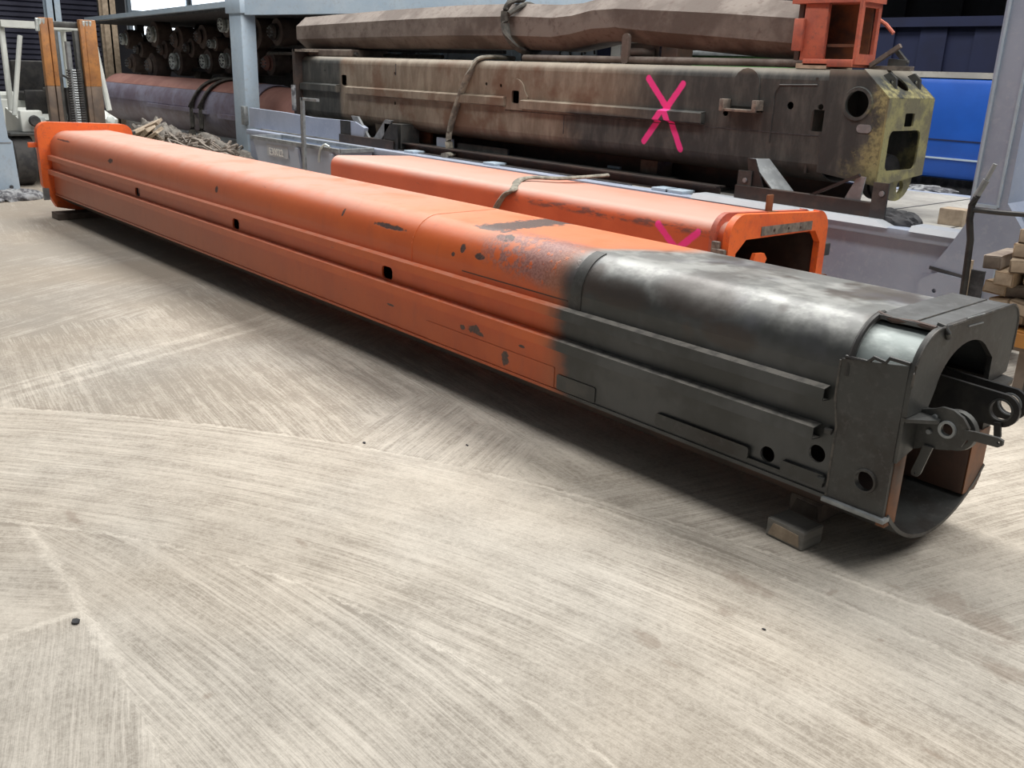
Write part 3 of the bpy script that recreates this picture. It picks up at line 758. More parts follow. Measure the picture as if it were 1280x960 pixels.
# ================================================================== SHORT ORANGE BOOM
F2, B2, T2, L2 = 4.45, 5.42, .80, -3.22
X2 = -7.70
b2 = thing('crane_boom', 'short orange boom section lying behind the long one with a pink cross on its side', 'boom', (-5.4, 4.9, 0))
p2 = [(F2, .20), (F2, T2 - .09)] + arc(F2 + .09, T2 - .09, .09, 180, 90, 8)[1:] + [(B2 - .09, T2 - .03)] + arc(B2 - .09, T2 - .12, .09, 90, 0, 6)[1:] + [(B2, .20)]
bm = new(); sheet(bm, p2, X2, L2, .014, cuts=1); sheet(bm, [(F2, .212), (F2, .20), (B2, .20), (B2, .212)][1:3], X2, L2, -.014)
obj('boom_shell', bm, M['boom2'], b2)
bm = new(); plate(bm, [(F2 + .02, .21), (B2 - .02, .21), (B2 - .02, .72), (F2 + .02, .74)], [], YZ, X2 + .02, X2 + .04); obj('bulkhead', bm, M['boom2'], b2)
bm = new(); plate(bm, [(F2 + .03, .22), (B2 - .03, .22), (B2 - .03, .70), (F2 + .03, .72)], [], YZ, L2 - 1.2, L2 - 1.18); obj('bulkhead', bm, M['inner'], b2)
bm = new(); box(bm, (L2 - 1.15, F2 + .016, .212), (L2 - .01, F2 + .02, .70)); obj('inner_liner', bm, M['inner'], b2)
bm = new(); box(bm, (L2 - 1.15, B2 - .02, .212), (L2 - .01, B2 - .016, .66)); obj('inner_liner', bm, M['inner'], b2)
bm = new(); box(bm, (L2 - 1.15, F2 + .08, T2 - .04), (L2 - .01, B2 - .10, T2 - .035)); obj('inner_liner', bm, M['inner'], b2)
# end frames (two rings)
def ring2(x0, x1, g, m, name):
    o_ = [(F2 - g, .17), (F2 - g, .66)] + arc(F2 + .10, .72, .10 + g, 180, 95, 7) + [(B2 - .09, .795 + g * .6)] + arc(B2 - .09, .70, .09 + g, 88, 0, 7) + [(B2 + g, .17)]
    i_ = [(F2 + .04, .25), (F2 + .04, .63), (F2 + .13, .705), (B2 - .11, .70), (B2 - .04, .62), (B2 - .04, .25)] if m == 'orange_end' else [(F2 + .0, .21), (F2 + .0, .69), (F2 + .09, .795), (B2 - .1, .765), (B2 - .0, .68), (B2 - .0, .21)]
    bm = new(); plate(bm, o_, [i_], YZ, x0, x1); return obj(name, bm, M[m], b2)
er = ring2(L2 - .01, L2 + .035, .035, 'orange_end', 'end_frame')
ring2(L2 - .11, L2 - .075, .030, 'bent_end', 'back_frame')
bm = new(); plate(bm, [(4.72, .715), (5.26, .71), (5.26, .765), (4.72, .77)], [], YZ, L2 + .034, L2 + .039); obj('worn_patch', bm, M['wire'], er)
for q, zz in ((4.85, .74), (5.0, .74), (5.13, .735)):
    bm = new(); lathe(bm, (L2 + .037, q, zz), (1, 0, 0), [(0, .008), (.006, .008)], 8); obj('bolt', bm, M['rustd'], er)
q = at(961, 262, x=L2 - .09); bm = new(); box(bm, (L2 - .10, q.y - .03, .78), (L2 - .085, q.y + .035, .93), .006); box(bm, (L2 - .10, q.y - .04, .80), (L2 - .05, q.y + .045, .83)); obj('lifting_tab', bm, M['rust'], b2)
q = at(940, 325, x=L2 + .04); bm = new(); plate(bm, [(q.y - .03, q.z - .03), (q.y + .10, q.z - .035), (q.y + .12, q.z + .0), (q.y + .09, q.z + .035), (q.y - .0, q.z + .04)], [], YZ, L2 + .035, L2 + .06); obj('flange_tab', bm, M['orange_end'], b2)
bm = new(); box(bm, (L2 - .07, F2 - .06, .42), (L2 - .02, F2 - .03, .70), .005); box(bm, (L2 - .06, F2 - .07, .58), (L2 + .03, F2 - .04, .66), .006); obj('side_clamp', bm, M['wire'], b2)
for zz, yy in ((.56, 0), (.36, 1), (.20, 2)):
    bm = new()
    if yy == 1: plate(bm, [(B2 + .02, zz - .03), (B2 + .12, zz - .025), (B2 + .16, zz), (B2 + .12, zz + .03), (B2 + .02, zz + .035)], [], YZ, L2 - .01, L2 + .02)
    else: box(bm, (L2 - .02, B2 + .0, zz - .04), (L2 + .03, B2 + .11, zz + .04), .006)
    obj('flange_tab', bm, M['rust' if yy == 1 else 'dark_steel'], b2)
for x in (-7.0, -4.3):
    timber('timber_block', (x - .08, F2 + .05, 0), (x + .08, B2 - .05, .17), 'timber packer beneath the %s of the short orange boom' % ('far half' if x < -5 else 'open end'), seed=int(x * 10))
def sling(name, pts, r, flat, m, lab, up=Vector((0, 0, 1))):
    # smooth the path (Catmull-Rom)
    P = [Vector(p) for p in pts]; out = []
    for i in range(len(P) - 1):
        a = P[max(i - 1, 0)]; b = P[i]; c = P[i + 1]; d = P[min(i + 2, len(P) - 1)]
        for k in range(6):
            s = k / 6; out.append(.5 * ((2 * b) + (c - a) * s + (2 * a - 5 * b + 4 * c - d) * s * s + (3 * b - a - 3 * c + d) * s ** 3))
    out.append(P[-1]); bm = new(); tube(bm, out, r, 8, flat, up)
    return bm
def A(px, py, **k): return at(px, py, **k)
zt2 = T2 + .012
pts = [A(760, 219, z=zt2 + .01), A(735, 221, z=zt2), A(700, 223, z=zt2), A(665, 222, z=zt2), A(648, 226, z=T2), (A(640, 232, y=F2).x, F2 + .02, .785), (A(632, 240, y=F2).x, F2 - .015, .73), (A(622, 258, y=F2).x, F2 - .02, .62), (A(615, 270, y=F2).x, F2 - .02, .5)]
pts = [Vector(p) for p in pts]
single('lifting_sling', sling('s', pts, .032, .45, 'sling', ''), M['sling'], 'grey webbing sling draped over the short orange boom', 'sling', tuple(pts[3]))

# ================================================================== FLAT RACK DECK
DY, DZ = 5.86, .70
DX0, DX1 = -12.4, -2.35
rack = thing('flat_rack', 'grey painted flat rack with a dusty deck carrying the stripped dark boom', 'flat rack', (-7, 7.0, 0))
bm = new(); box(bm, (DX0, DY + .02, DZ - .05), (DX1, 8.3, DZ)); obj('deck', bm, M['deck_top'], rack)
bm = new(); box(bm, (DX0, DY, DZ - .06), (DX1, DY + .14, DZ + .004), .006); box(bm, (DX0, DY + .05, .16), (DX1, DY + .09, DZ - .05)); box(bm, (DX0, DY, .10), (DX1, DY + .14, .16), .006)
obj('side_rail', bm, M['deck_grey'], rack)
bm = new(); box(bm, (DX0, 8.16, .10), (DX1, 8.3, DZ + .004), .006); obj('side_rail', bm, M['deck_grey'], rack)
for i in range(14):
    x = -11.6 + i * .68; bm = new(); beam(bm, (x, DY + .15, DZ + .001), (x, 8.15, DZ + .001), .012, .004); obj('deck_joint', bm, M['dark_steel'], rack)
def cover(x0, x1):
    bm = new(); y0, y1 = DY - .02, DY + .20
    v = [(x0, y0, DZ), (x1 + .06, y0, DZ), (x1 + .06, y1, DZ), (x0, y1, DZ), (x0, y0 + .03, DZ + .035), (x1 - .04, y0 + .03, DZ + .035), (x1 - .04, y1 - .03, DZ + .035), (x0, y1 - .03, DZ + .035)]
    vs = [bm.verts.new(p) for p in v]
    for f in ((0, 1, 5, 4), (1, 2, 6, 5), (2, 3, 7, 6), (3, 0, 4, 7), (4, 5, 6, 7), (3, 2, 1, 0)): bm.faces.new([vs[i] for i in f])
    obj('stake_cover', bm, M['cover'], rack, False)
cover(-4.62, -3.05); cover(-2.84, -2.45)
bm = new(); box(bm, (-9.9, DY + .13, DZ - .002), (-5.4, DY + .17, DZ + .012)); obj('lashing_slot', bm, M['rag'], rack)
for px, py in ((465, 190), (575, 205), (815, 236), (912, 232)):
    q = at(px, py, z=DZ + .03); bm = new(); box(bm, (q.x - .10, DY + .06, DZ), (q.x + .08, DY + .22, DZ + .03), .006); obj('lashing_clip', bm, M['pale_blue'], rack)
# end pillar with flared base
def pillar():
    y0, y1 = DY - .02, DY + .30
    w = [(-2.72, .10), (-2.64, .52), (-2.56, .66), (-2.49, .80), (-2.50, 3.0), (-2.29, 3.0), (-2.27, .95), (-2.15, .80), (-2.10, .10)]
    bm = new(); plate(bm, w, [], XZ, y0, y1); p = obj('end_pillar', bm, M['deck_grey'], rack)
    bm = new()
    for a, b in (((-2.47, .92), (-2.32, .92)), ((-2.32, .92), (-2.32, 3.0)), ((-2.47, .86), (-2.47, 3.0))): beam(bm, (a[0], y0 - .004, a[1]), (b[0], y0 - .004, b[1]), .014, .02)
    obj('panel_edge', bm, M['pale_blue'], p)
    bm = new(); beam(bm, (-2.66, y0 - .006, .50), (-2.36, y0 - .006, .47), .02, .012, Vector((0, 1, 0))); obj('base_gap', bm, M['rag'], p)
    bm = new(); plate(bm, [(-2.74, .12), (-2.30, .12), (-2.32, .46), (-2.60, .48), (-2.70, .42)], [circ(-2.60, .36, .014, 10)], XZ, y0 - .02, y0 - .002); obj('base_plate', bm, M['deck_grey'], p)
    bm = new(); box(bm, (-2.2, DY + .06, .66), (-1.2, DY + .24, .92), .01); obj('cross_member', bm, M['pale_blue'], rack)
    bm = new(); plate(bm, [(-2.26, .50), (-2.0, .50), (-2.0, .58), (-2.26, .60)], [], XZ, y0 - .03, y0 - .002); obj('foot_plate', bm, M['pale_blue'], p)
pillar()

# things on the deck by the pillar
q = at(1187, 282, z=DZ); bm = new(); box(bm, (q.x - .09, q.y, DZ), (q.x + .08, q.y + .14, DZ + .11), .006); jitter(bm, .002, 2)
single('timber_block', bm, M['timber_end'], 'small brown timber block on the deck beside the grey pillar', 'block', (q.x, q.y, DZ), smooth=False)
def rag(name, cx, cy, cz, sx, sy, sz, m, lab, cat, seed, sub=4):
    bm = new(); bmesh.ops.create_icosphere(bm, subdivisions=sub, radius=1)
    rnd = random.Random(seed); ph = [(rnd.uniform(2, 7), rnd.uniform(2, 7), rnd.uniform(0, 6)) for _ in range(6)]
    for v in bm.verts:
        n = v.co.normalized(); d = sum(abs(sin(a * n.x + c + b * n.y * 1.3 + n.z * 2)) for a, b, c in ph) / 6
        v.co = Vector((n.x * sx * (.65 + .6 * d), n.y * sy * (.65 + .6 * d), max(n.z, -.15) * sz * (.5 + .9 * d)))
    for v in bm.verts: v.co += Vector((cx, cy, cz + .14 * sz))
    return single(name, bm, M[m], lab, cat, (cx, cy, cz))
q = at(1117, 276, z=DZ + .02); rag('rag', q.x, q.y, DZ, .18, .11, .075, 'rag', 'crumpled black rag on the flat rack deck edge', 'rag', 3)
q = at(1160, 238, z=DZ); rag('crumpled_sheet', q.x, q.y, DZ, .24, .12, .035, 'cloth', 'crumpled pale sheet on the deck behind the black rag', 'sheet', 8)
q = at(1083, 243, z=DZ); bm = new(); lathe(bm, (q.x, q.y, DZ), (0, 0, 1), [(0, .02), (.01, .045), (.06, .055), (.10, .035), (.115, .01)], 14)
single('paper_cup', bm, M['white'], 'crumpled white paper cup on the deck under the boom end', 'cup', (q.x, q.y, DZ))

# ================================================================== STRIPPED DARK BOOM
F3, B3, T3, Z3 = 6.2, 6.80, 1.68, .88
XE, XO = -3.30, -11.42
b3 = thing('crane_boom', 'stripped brown and black boom with a pink spray cross resting on the flat rack', 'boom', (-7.4, 6.55, Z3))
p3 = [(F3, T3 - .08)] + arc(F3 + .08, T3 - .08, .08, 180, 90, 6)[1:] + arc(B3 - .08, T3 - .08, .08, 90, 0, 6) + [(B3, 1.02)]
tr = [(B3, 1.02)] + [((F3 + B3) / 2 + (B3 - F3) / 2 * cos(pi * k / 12), 1.02 - .14 * sin(pi * k / 12)) for k in range(1, 12)] + [(F3, 1.02)]
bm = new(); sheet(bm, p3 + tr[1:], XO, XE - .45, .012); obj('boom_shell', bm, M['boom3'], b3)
h3 = []
def rh(px, py, w_, h_, r=.02): q = at(px, py, y=F3); return rrect(q.x - w_, q.z - h_, q.x + w_, q.z + h_, r, 4)
def ch(px, py, r): q = at(px, py, y=F3); return circ(q.x, q.z, r, 12)
h3 = [rh(645, 121, .055, .06), rh(430, 100, .06, .06), rh(1023, 151, .06, .075), ch(608, 105, .018), ch(626, 107, .018), ch(646, 108, .016), ch(907, 141, .026), ch(952, 130, .022), ch(988, 132, .028), ch(1026, 134, .022), ch(406, 88, .012), ch(494, 92, .02), ch(494, 129, .02)]
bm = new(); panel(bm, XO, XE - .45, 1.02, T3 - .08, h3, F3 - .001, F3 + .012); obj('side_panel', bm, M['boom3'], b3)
def rib3(xa, xb, z, d=.05, h=.045):
    bm = new(); sheet(bm, [(F3, z + h), (F3 - d, z + h - .012), (F3 - d, z - h + .012), (F3, z - h)], xa, xb, .006)
    plate(bm, [(F3 - d, z - h), (F3, z - h), (F3, z + h), (F3 - d, z + h)], [], YZ, xb - .01, xb); obj('rib', bm, M['boom3'], b3)
q1 = at(637, 122, y=F3).x; q2 = at(655, 122, y=F3).x; q3 = at(882, 140, y=F3).x; q4 = at(430, 100, y=F3).x
rib3(XO + .06, q4 - .10, 1.31); rib3(q4 + .08, q1 - .03, 1.30); rib3(q2 + .0, q3, 1.285)
bm = new(); q = at(646, 120, y=F3)
pl = [(q.x - .17, q.z - .13), (q.x + .17, q.z - .13), (q.x + .17, q.z + .0)] + arc(q.x, q.z + .03, .13, 10, 170, 8) + [(q.x - .17, q.z)]
plate(bm, pl, [rrect(q.x - .055, q.z - .07, q.x + .055, q.z + .05, .02, 4)], XZ, F3 - .02, F3 - .002); obj('hole_plate', bm, M['boom3'], b3)
# seam lines
bm = new()
for px in (707, 495): q = at(px, 110, y=F3); beam(bm, (q.x, F3 - .001, 1.05 if px > 600 else 1.5), (q.x, F3 - .001, 1.22 if px > 600 else 1.62), .008, .006, Vector((0, 1, 0)))
beam(bm, (-7.3, F3 - .001, 1.22), (XE - .5, F3 - .001, 1.22), .006, .006, Vector((0, 1, 0))); obj('weld_seam', bm, M['rag'], b3)
# bracket on side at (930,125)
q = at(931, 133, y=F3); bm = new(); box(bm, (q.x - .17, F3 - .09, q.z - .04), (q.x + .17, F3, q.z - .02), .004); box(bm, (q.x - .17, F3 - .1, q.z - .04), (q.x - .13, F3, q.z + .05), .004); box(bm, (q.x + .13, F3 - .1, q.z - .04), (q.x + .17, F3, q.z + .05), .004)
obj('side_bracket', bm, M['wire'], b3)
bm = new(); plate(bm, [(q.x - .12, q.z)] + [(q.x + .12, q.z)] + arc(q.x, q.z + .16, .12, 0, 180, 8), [], XZ, F3 - .012, F3 - .001); obj('patch_plate', bm, M['boom3'], b3)
bm = new(); tube(bm, [(at(965, 150, y=F3).x, F3 - .004, 1.15), (at(965, 150, y=F3).x, F3 - .004, 1.5), (at(975, 108, y=F3).x, F3 - .004, 1.56), (at(1022, 108, y=F3).x, F3 - .004, 1.57)], .006, 6); obj('weld_seam', bm, M['dark_steel'], b3)
# head at near end: chamfered box with openings
hx0, hx1 = XE - .46, XE
YF = F3 - .025; YB = B3 + .02; ZC = 1.50; XCH = XE - .20
hole_c = at(1072, 130, y=YF); hr = .10; sq = at(1081, 161, y=YF)
bm = new()
plate(bm, [(hx0, .97), (XE, .92), (XE, ZC), (XCH, T3 - .01), (hx0, T3 - .0)], [circ(hole_c.x, hole_c.z, hr * .9, 24)], XZ, YF, YF + .02)
hd = obj('boom_head', bm, M['boom3'], b3)
bm = new(); lathe(bm, (hole_c.x, YF - .012, hole_c.z), (0, 1, 0), [(0, hr * .88), (0, hr * 1.10), (.012, hr * 1.16), (.012, hr * .88)], 28, True); obj('hole_ring', bm, M['boom3'], hd)
bm = new(); plate(bm, rrect(sq.x - .06, sq.z - .028, sq.x + .05, sq.z + .028, .025, 3), [], XZ, YF - .006, YF + .001); obj('bare_patch', bm, M['gal'], hd)
bm = new(); box(bm, (hx0, YF + .02, T3 - .012), (XCH, YB, T3)); obj('head_top', bm, M['boom3'], hd)
bm = new(); plate(bm, [(hx0, .97), (XE - .02, .97), (XE - .02, ZC - .02), (XCH, T3 - .015), (hx0, T3 - .015)], [], XZ, YB - .02, YB - .001); obj('head_back', bm, M['boom3'], hd)
slope = lambda u, v, w: Vector((XCH + (XE + .012 - XCH) * v, u, T3 + (ZC - T3) * v + w + .004))
bm = new(); plate(bm, [(YF, 0), (YB, 0), (YB, 1), (YF, 1)], [circ(6.50, .45, .075, 14, .30)], slope, -.012, .002); obj('chamfer_plate', bm, M['boom3'], hd)
qa = at(1126, 188, x=XE); qs = at(1134, 150, x=XE)
bm = new(); plate(bm, [(YF, .92), (YB, .97), (YB, ZC), (YF, ZC)], [rrect(qa.y - .22, qa.z - .135, qa.y + .22, qa.z + .135, .05, 4), rrect(qs.y - .06, qs.z - .045, qs.y + .07, qs.z + .045, .01, 2)], YZ, XE + .0005, XE + .014); obj('head_face', bm, M['yellow'], hd)
bm = new(); beam(bm, (XE - .16, qa.y + .03, .98), (XE - .16, qa.y + .03, 1.45), .012, .012); obj('inner_post', bm, M['gal'], hd)
bm = new(); plate(bm, [(F3, .95), (B3, .95), (B3, 1.62), (F3, 1.62)], [], YZ, hx0 - .12, hx0 - .10); obj('bulkhead', bm, M['inner'], hd)
ym = (F3 + B3) / 2
bm = new(); plate(bm, arc(ym + .06, .96, .20, 180, 360, 14, .17), [circ(ym + .10, .885, .05, 12)], YZ, XE - .06, XE - .03); obj('lower_cheek', bm, M['yellow'], hd)
bm = new(); lathe(bm, (XE - .22, ym + .05, .95), (1, 0, 0), [(0, .16), (.05, .17), (.06, .13), (.07, .17), (.12, .16)], 24); obj('sheave', bm, M['black'], hd)
for yy in (6.36, 6.70):
    bm = new(); plate(bm, [(XCH + .02, T3 - .04), (XE - .05, ZC + .03), (XE - .06, ZC + .13), (XE - .11, ZC + .17)], [circ(XE - .09, ZC + .11, .014, 8)], XZ, yy, yy + .025); obj('lug', bm, M['dark_steel'], hd)
# far flange
bm = new(); plate(bm, [(F3 - .10, .92), (B3 + .05, .92), (B3 + .05, 1.72), (F3 - .10, 1.76)], [], YZ, XO - .03, XO + .04); obj('end_flange', bm, M['angle'], b3)
bm = new(); box(bm, (XO - .04, F3 - .13, 1.0), (XO + .03, F3 - .09, 1.32), .004); obj('flange_bracket', bm, M['cloth'], b3)
bm = new(); box(bm, (XO + .0, F3 - .10, 1.73), (XO + .30, F3 + .2, 1.76)); obj('flange_cap', bm, M['wire'], b3)
bm = new()
for px in (470, 483, 573 - 90, 484): pass
q = at(478, 165, y=F3 + .05); plate(bm, [(q.x - .35, 1.04), (q.x + .75, 1.04), (q.x + .60, .96), (q.x + .52, .74), (q.x + .40, .74), (q.x + .36, .92), (q.x + .25, .96), (q.x + .10, .92), (q.x + .06, .74), (q.x - .10, .74), (q.x - .14, .94)], [], XZ, F3 + .04, F3 + .06); obj('bottom_bracket', bm, M['boom3'], b3)

# long steel beams under it
for i, (yy, xa, xb, lab) in enumerate(((6.12, -9.6, -4.55, 'long dark steel beam along the front of the deck under the stripped boom'), (6.75, -10.8, -3.75, 'long dark steel beam under the back of the stripped boom'))):
    bm = new(); h = .085 if i == 0 else .16
    box(bm, (xa, yy - .06, DZ), (xb, yy + .06, DZ + .012)); box(bm, (xa, yy - .06, DZ + h - .012), (xb, yy + .06, DZ + h)); box(bm, (xa, yy - .006, DZ), (xb, yy + .006, DZ + h))
    single('steel_beam', bm, M['angle'], lab, 'beam', ((xa + xb) / 2, yy, DZ), smooth=False)
bm = new(); box(bm, (-10.2, 6.3, DZ), (-5.2, 6.42, DZ + .07)); single('steel_channel', bm, M['dark_steel'], 'low steel channel lying behind the front beam on the deck', 'channel', (-7.7, 6.36, DZ), smooth=False)
# cross packers the boom sits on
for x, s in ((-9.6, 'far'), (-5.6, 'near')):
    bm = new(); box(bm, (x - .1, 6.45, DZ), (x + .1, 6.66, Z3), .005); single('timber_block', bm, M['wood_dark'], 'dark timber packer under the %s half of the stripped boom' % s, 'block', (x, 6.55, DZ), smooth=False)

# cradles of angle steel
def cradle(xa, xb, ya, lab, big):
    t = thing('steel_cradle', lab, 'cradle', ((xa + xb) / 2, ya, DZ))
    h = .13 if big else .10
    bm = new(); box(bm, (xa, ya - .012, DZ + .0), (xb, ya, DZ + h)); box(bm, (xa, ya, DZ), (xb, ya + .08, DZ + .012)); box(bm, (xa, ya, DZ + h - .012), (xb, ya + .06, DZ + h)); obj('base_angle', bm, M['angle'], t, False)
    return t
q1 = at(920, 232, y=5.98); q2 = at(1092, 262, y=5.98)
cr = cradle(q1.x, q2.x, 5.98, 'rusty angle steel cradle on the deck in front of the boom head', True)
bm = new(); box(bm, (q2.x - .02, 5.965, DZ - .02), (q2.x + .09, 5.978, DZ + .27)); obj('upright', bm, M['dark_steel'], cr, False)
bm = new(); lathe(bm, (q2.x + .05, 5.955, DZ + .20), (0, 1, 0), [(0, .018), (.012, .018)], 12); obj('bolt', bm, M['gal'], cr)
bm = new(); box(bm, (q1.x - .0, 5.99, DZ), (q1.x + .12, 6.002, DZ + .24)); obj('upright', bm, M['dark_steel'], cr, False)
bm = new(); lathe(bm, (q1.x + .07, 5.98, DZ + .17), (0, 1, 0), [(0, .018), (.012, .018)], 12); obj('bolt', bm, M['gal'], cr)
xa = at(952, 215, y=6.02).x
flatplate([(xa - .08, 6.02, DZ + .10), (xa + .05, 6.02, DZ + .10), (xa - .06, 6.02, DZ + .33), (xa - .13, 6.02, DZ + .33)], .012, 'black', 'side_cheek', cr)
flatplate([(xa - .12, 6.02, DZ + .33), (xa - .04, 6.16, DZ + .33), (xa + .22, 6.16, DZ + .10), (xa + .14, 6.02, DZ + .10)], .012, 'gal', 'sloping_plate', cr)
xa = at(1060, 240, y=6.02).x
flatplate([(xa - .02, 6.02, DZ + .12), (xa + .10, 6.02, DZ + .12), (xa + .12, 6.02, DZ + .29), (xa + .06, 6.02, DZ + .29)], .012, 'gal', 'sloping_plate', cr)
bm = new(); beam(bm, (xa - .28, 6.0, DZ + .12), (xa + .08, 6.0, DZ + .30), .02, .02); obj('brace', bm, M['black'], cr, False)
q1 = at(425, 180, y=5.98); q2 = at(492, 190, y=5.98)
cr = cradle(q1.x, q2.x, 5.98, 'dark angle steel cradle on the deck near the bin', False)
bm = new(); box(bm, (q1.x, 5.99, DZ), (q1.x + .22, 6.0, DZ + .26)); obj('upright', bm, M['black'], cr, False)
bm = new(); box(bm, (q2.x - .2, 5.99, DZ - .02), (q2.x + .06, 6.0, DZ + .28)); obj('upright', bm, M['black'], cr, False)
for dx, s in ((.36, 1), (.95, -1)):
    xa = q1.x + dx
    flatplate([(xa - .16 * s, 6.02, DZ + .32), (xa - .02 * s, 6.02, DZ + .32), (xa + .26 * s, 6.02, DZ + .06), (xa + .1 * s, 6.02, DZ + .06)], .03, 'gal', 'sloping_plate', cr)
bm = new(); box(bm, (q1.x + .95, 6.05, DZ + .02), (q1.x + 1.2, 6.3, DZ + .28)); obj('side_cheek', bm, M['dark_steel'], cr, False)

# bits under the boom
for i, (px, py, sx, sz, m, lab) in enumerate(((555, 178, .14, .14, 'bin', 'grey steel plate block beneath the stripped boom'), (602, 182, .42, .11, 'dark_steel', 'dark steel bar block under the stripped boom middle'),
        (525, 172, .2, .2, 'rust', 'rusty curved scrap plate under the stripped boom'), (505, 178, .24, .05, 'wood_dark', 'flat dark board on the deck beside the near bin cradle'), (768, 190, .08, .07, 'pale_blue', 'small pale blue box on the deck below the pink cross'))):
    q = at(px, py, y=6.28 + .05 * i); bm = new(); box(bm, (q.x - sx, q.y, DZ), (q.x + sx, q.y + .02 + .1 * sz, DZ + sz * 1.2), .004); single('steel_offcut', bm, M[m], lab, 'offcut', (q.x, q.y, DZ), smooth=False)

# slings and rope on the stripped boom
def on3(px, py, off=.03): q = at(px, py, y=F3 - off); return Vector((q.x, F3 - off, q.z))
pts = [Vector((on3(590, 84).x + .15, 6.60, 1.71)), Vector((on3(590, 84).x + .08, 6.34, 1.715)), Vector((on3(590, 84).x + .02, 6.21, 1.68)), on3(588, 90), on3(583, 100), on3(576, 118), on3(570, 135, .035), on3(564, 155, .04), on3(561, 172, .05), on3(562, 186, .06)]
single('lifting_sling', sling('s', pts, .045, .5, '', ''), M['sling'], 'grey webbing sling hanging down the side of the stripped boom', 'sling', tuple(pts[4]))
pts = [at(556, 194, z=DZ + .03), at(575, 193, z=DZ + .03), at(600, 196, z=DZ + .03), at(625, 193, z=DZ + .04), at(645, 187, z=DZ + .05), at(690, 183, z=DZ + .05)]
single('folded_sling', sling('s', pts, .06, .45, '', ''), M['sling'], 'folded grey sling lying on the deck edge', 'sling', tuple(pts[2]))
pts = [Vector((at(600, 75, z=1.71).x, 6.35, 1.71)), at(615, 77, z=1.715), at(630, 74, z=1.72), at(650, 76, z=1.72), at(668, 79, z=1.71), at(700, 82, z=1.705)]
pts = [Vector((p.x, min(max(p.y, 6.3), 6.8), 1.715)) for p in pts]
single('black_cable', sling('s', pts, .022, 1, '', ''), M['sling_dark'], 'black cable lying on top of the stripped boom', 'cable', tuple(pts[2]))
# pipe lying on top
pa = Vector((at(655, 78, y=6.34).x, 6.34, T3 + .035)); pb = Vector((at(1020, 86, y=6.34).x, 6.34, T3 + .035))
pt = thing('steel_pipe', 'long thin brown steel pipe lying on top of the stripped boom', 'pipe', tuple((pa + pb) / 2))
bm = new(); tube(bm, [pa, pb], .03, 12); obj('pipe_body', bm, M['bent'], pt)
us = thing('axle_pin', 'brown steel pin with two plates standing on the long pipe', 'pin', (at(800, 75, y=6.34).x, 6.34, T3))
x1, x2 = at(783, 75, y=6.34).x, at(818, 72, y=6.5).x
bm = new(); tube(bm, [(x1, 6.34, T3 + .10), (x2, 6.5, T3 + .10)], .035, 12); obj('pin_shaft', bm, M['bent'], us)
bm = new(); plate(bm, rrect(x1 - .03, T3 + .0, x1 + .05, T3 + .25, .035, 4), [], XZ, 6.30, 6.33); obj('end_plate', bm, M['bent'], us)
bm = new(); plate(bm, rrect(x2 - .03, T3 + .0, x2 + .05, T3 + .25, .035, 4), [], XZ, 6.5, 6.53); obj('end_plate', bm, M['bent'], us)

# ================================================================== BENT BOOM on top
b4 = thing('bent_boom', 'bent dusty brown hexagonal boom section lying on top of the stripped boom', 'boom', (-7.6, 6.55, 1.76))
path = []
XB0, XB1 = -11.72, -4.12
rings4 = []
bm = new()
def c4(px, pt_, pb_):
    a = at(px, pt_, y=6.32); b = at(px, pb_, y=6.32); return a.x, a.z, b.z
st4 = [c4(370, 26, 60), c4(480, 17, 60), c4(560, 12, 60), c4(640, 10, 61), c4(690, 12, 63), c4(715, 10, 58), c4(740, 3, 52), c4(770, 1, 50), c4(800, 1, 55), c4(840, 2, 60), c4(900, 4, 66), c4(1008, 10, 77)]
st4 = [(s[0], max(s[1], 2.07), s[2]) for s in st4]
for x, zt_, zb_ in st4:
    h = zt_ - zb_; dent = 0
    yy = 6.32
    ring = [(yy, zb_ + .33 * h), (yy, zb_ + .80 * h), (yy + .14, zt_ + .05), (yy + .46, zt_ + .05), (yy + .60, zb_ + .80 * h), (yy + .60, zb_ + .33 * h), (yy + .46, zb_), (yy + .14, zb_)]
    rings4.append([bm.verts.new((x, p[0], p[1])) for p in ring])
for a, b in zip(rings4, rings4[1:]):
    for k in range(8): bm.faces.new((a[k], a[(k + 1) % 8], b[(k + 1) % 8], b[k]))
bm.faces.new(rings4[0][::-1]); bm.faces.new(rings4[-1])
obj('boom_shell', bm, M['bent'], b4)
# orange bracket end
e0 = at(1004, 40, y=6.32).x; e1 = at(1068, 40, y=6.32).x
Y0, Y1 = 6.27, 6.53
e0 = at(1006, 40, y=Y0).x; e1 = at(1062, 40, y=Y0).x; ZL, ZH = 1.735, 2.12
bk = new(); box(bk, (e0 - .02, Y0, ZL), (e0 + .17, Y0 + .04, ZH), .008); box(bk, (e0 - .08, Y0 - .03, 1.80), (e0 + .0, Y0 + .02, 2.02), .006); be = obj('end_bracket', bk, M['bent_end'], b4)
bm = new(); plate(bm, [(e0 - .12, Y0 - .02), (e0 + .2, Y0 - .03), (e1 + .02, Y0 - .01), (e1 + .10, Y0 + .03), (e1 + .10, Y1), (e0 - .1, Y1)], [], XY, ZH, ZH + .04); obj('top_flange', bm, M['bent_end'], be)
bm = new(); box(bm, (e0 + .02, Y0 - .02, ZL - .04), (e1 + .06, Y1, ZL + .012), .008); obj('bottom_flange', bm, M['bent_end'], be)
bm = new(); box(bm, (e0, Y1 - .05, ZL), (e1 + .04, Y1 - .02, ZH)); obj('back_web', bm, M['rust'], be)
bm = new(); box(bm, (e0 - .1, Y0 + .05, ZL), (e0 - .06, Y1, ZH)); obj('end_wall', bm, M['rustd'], be)
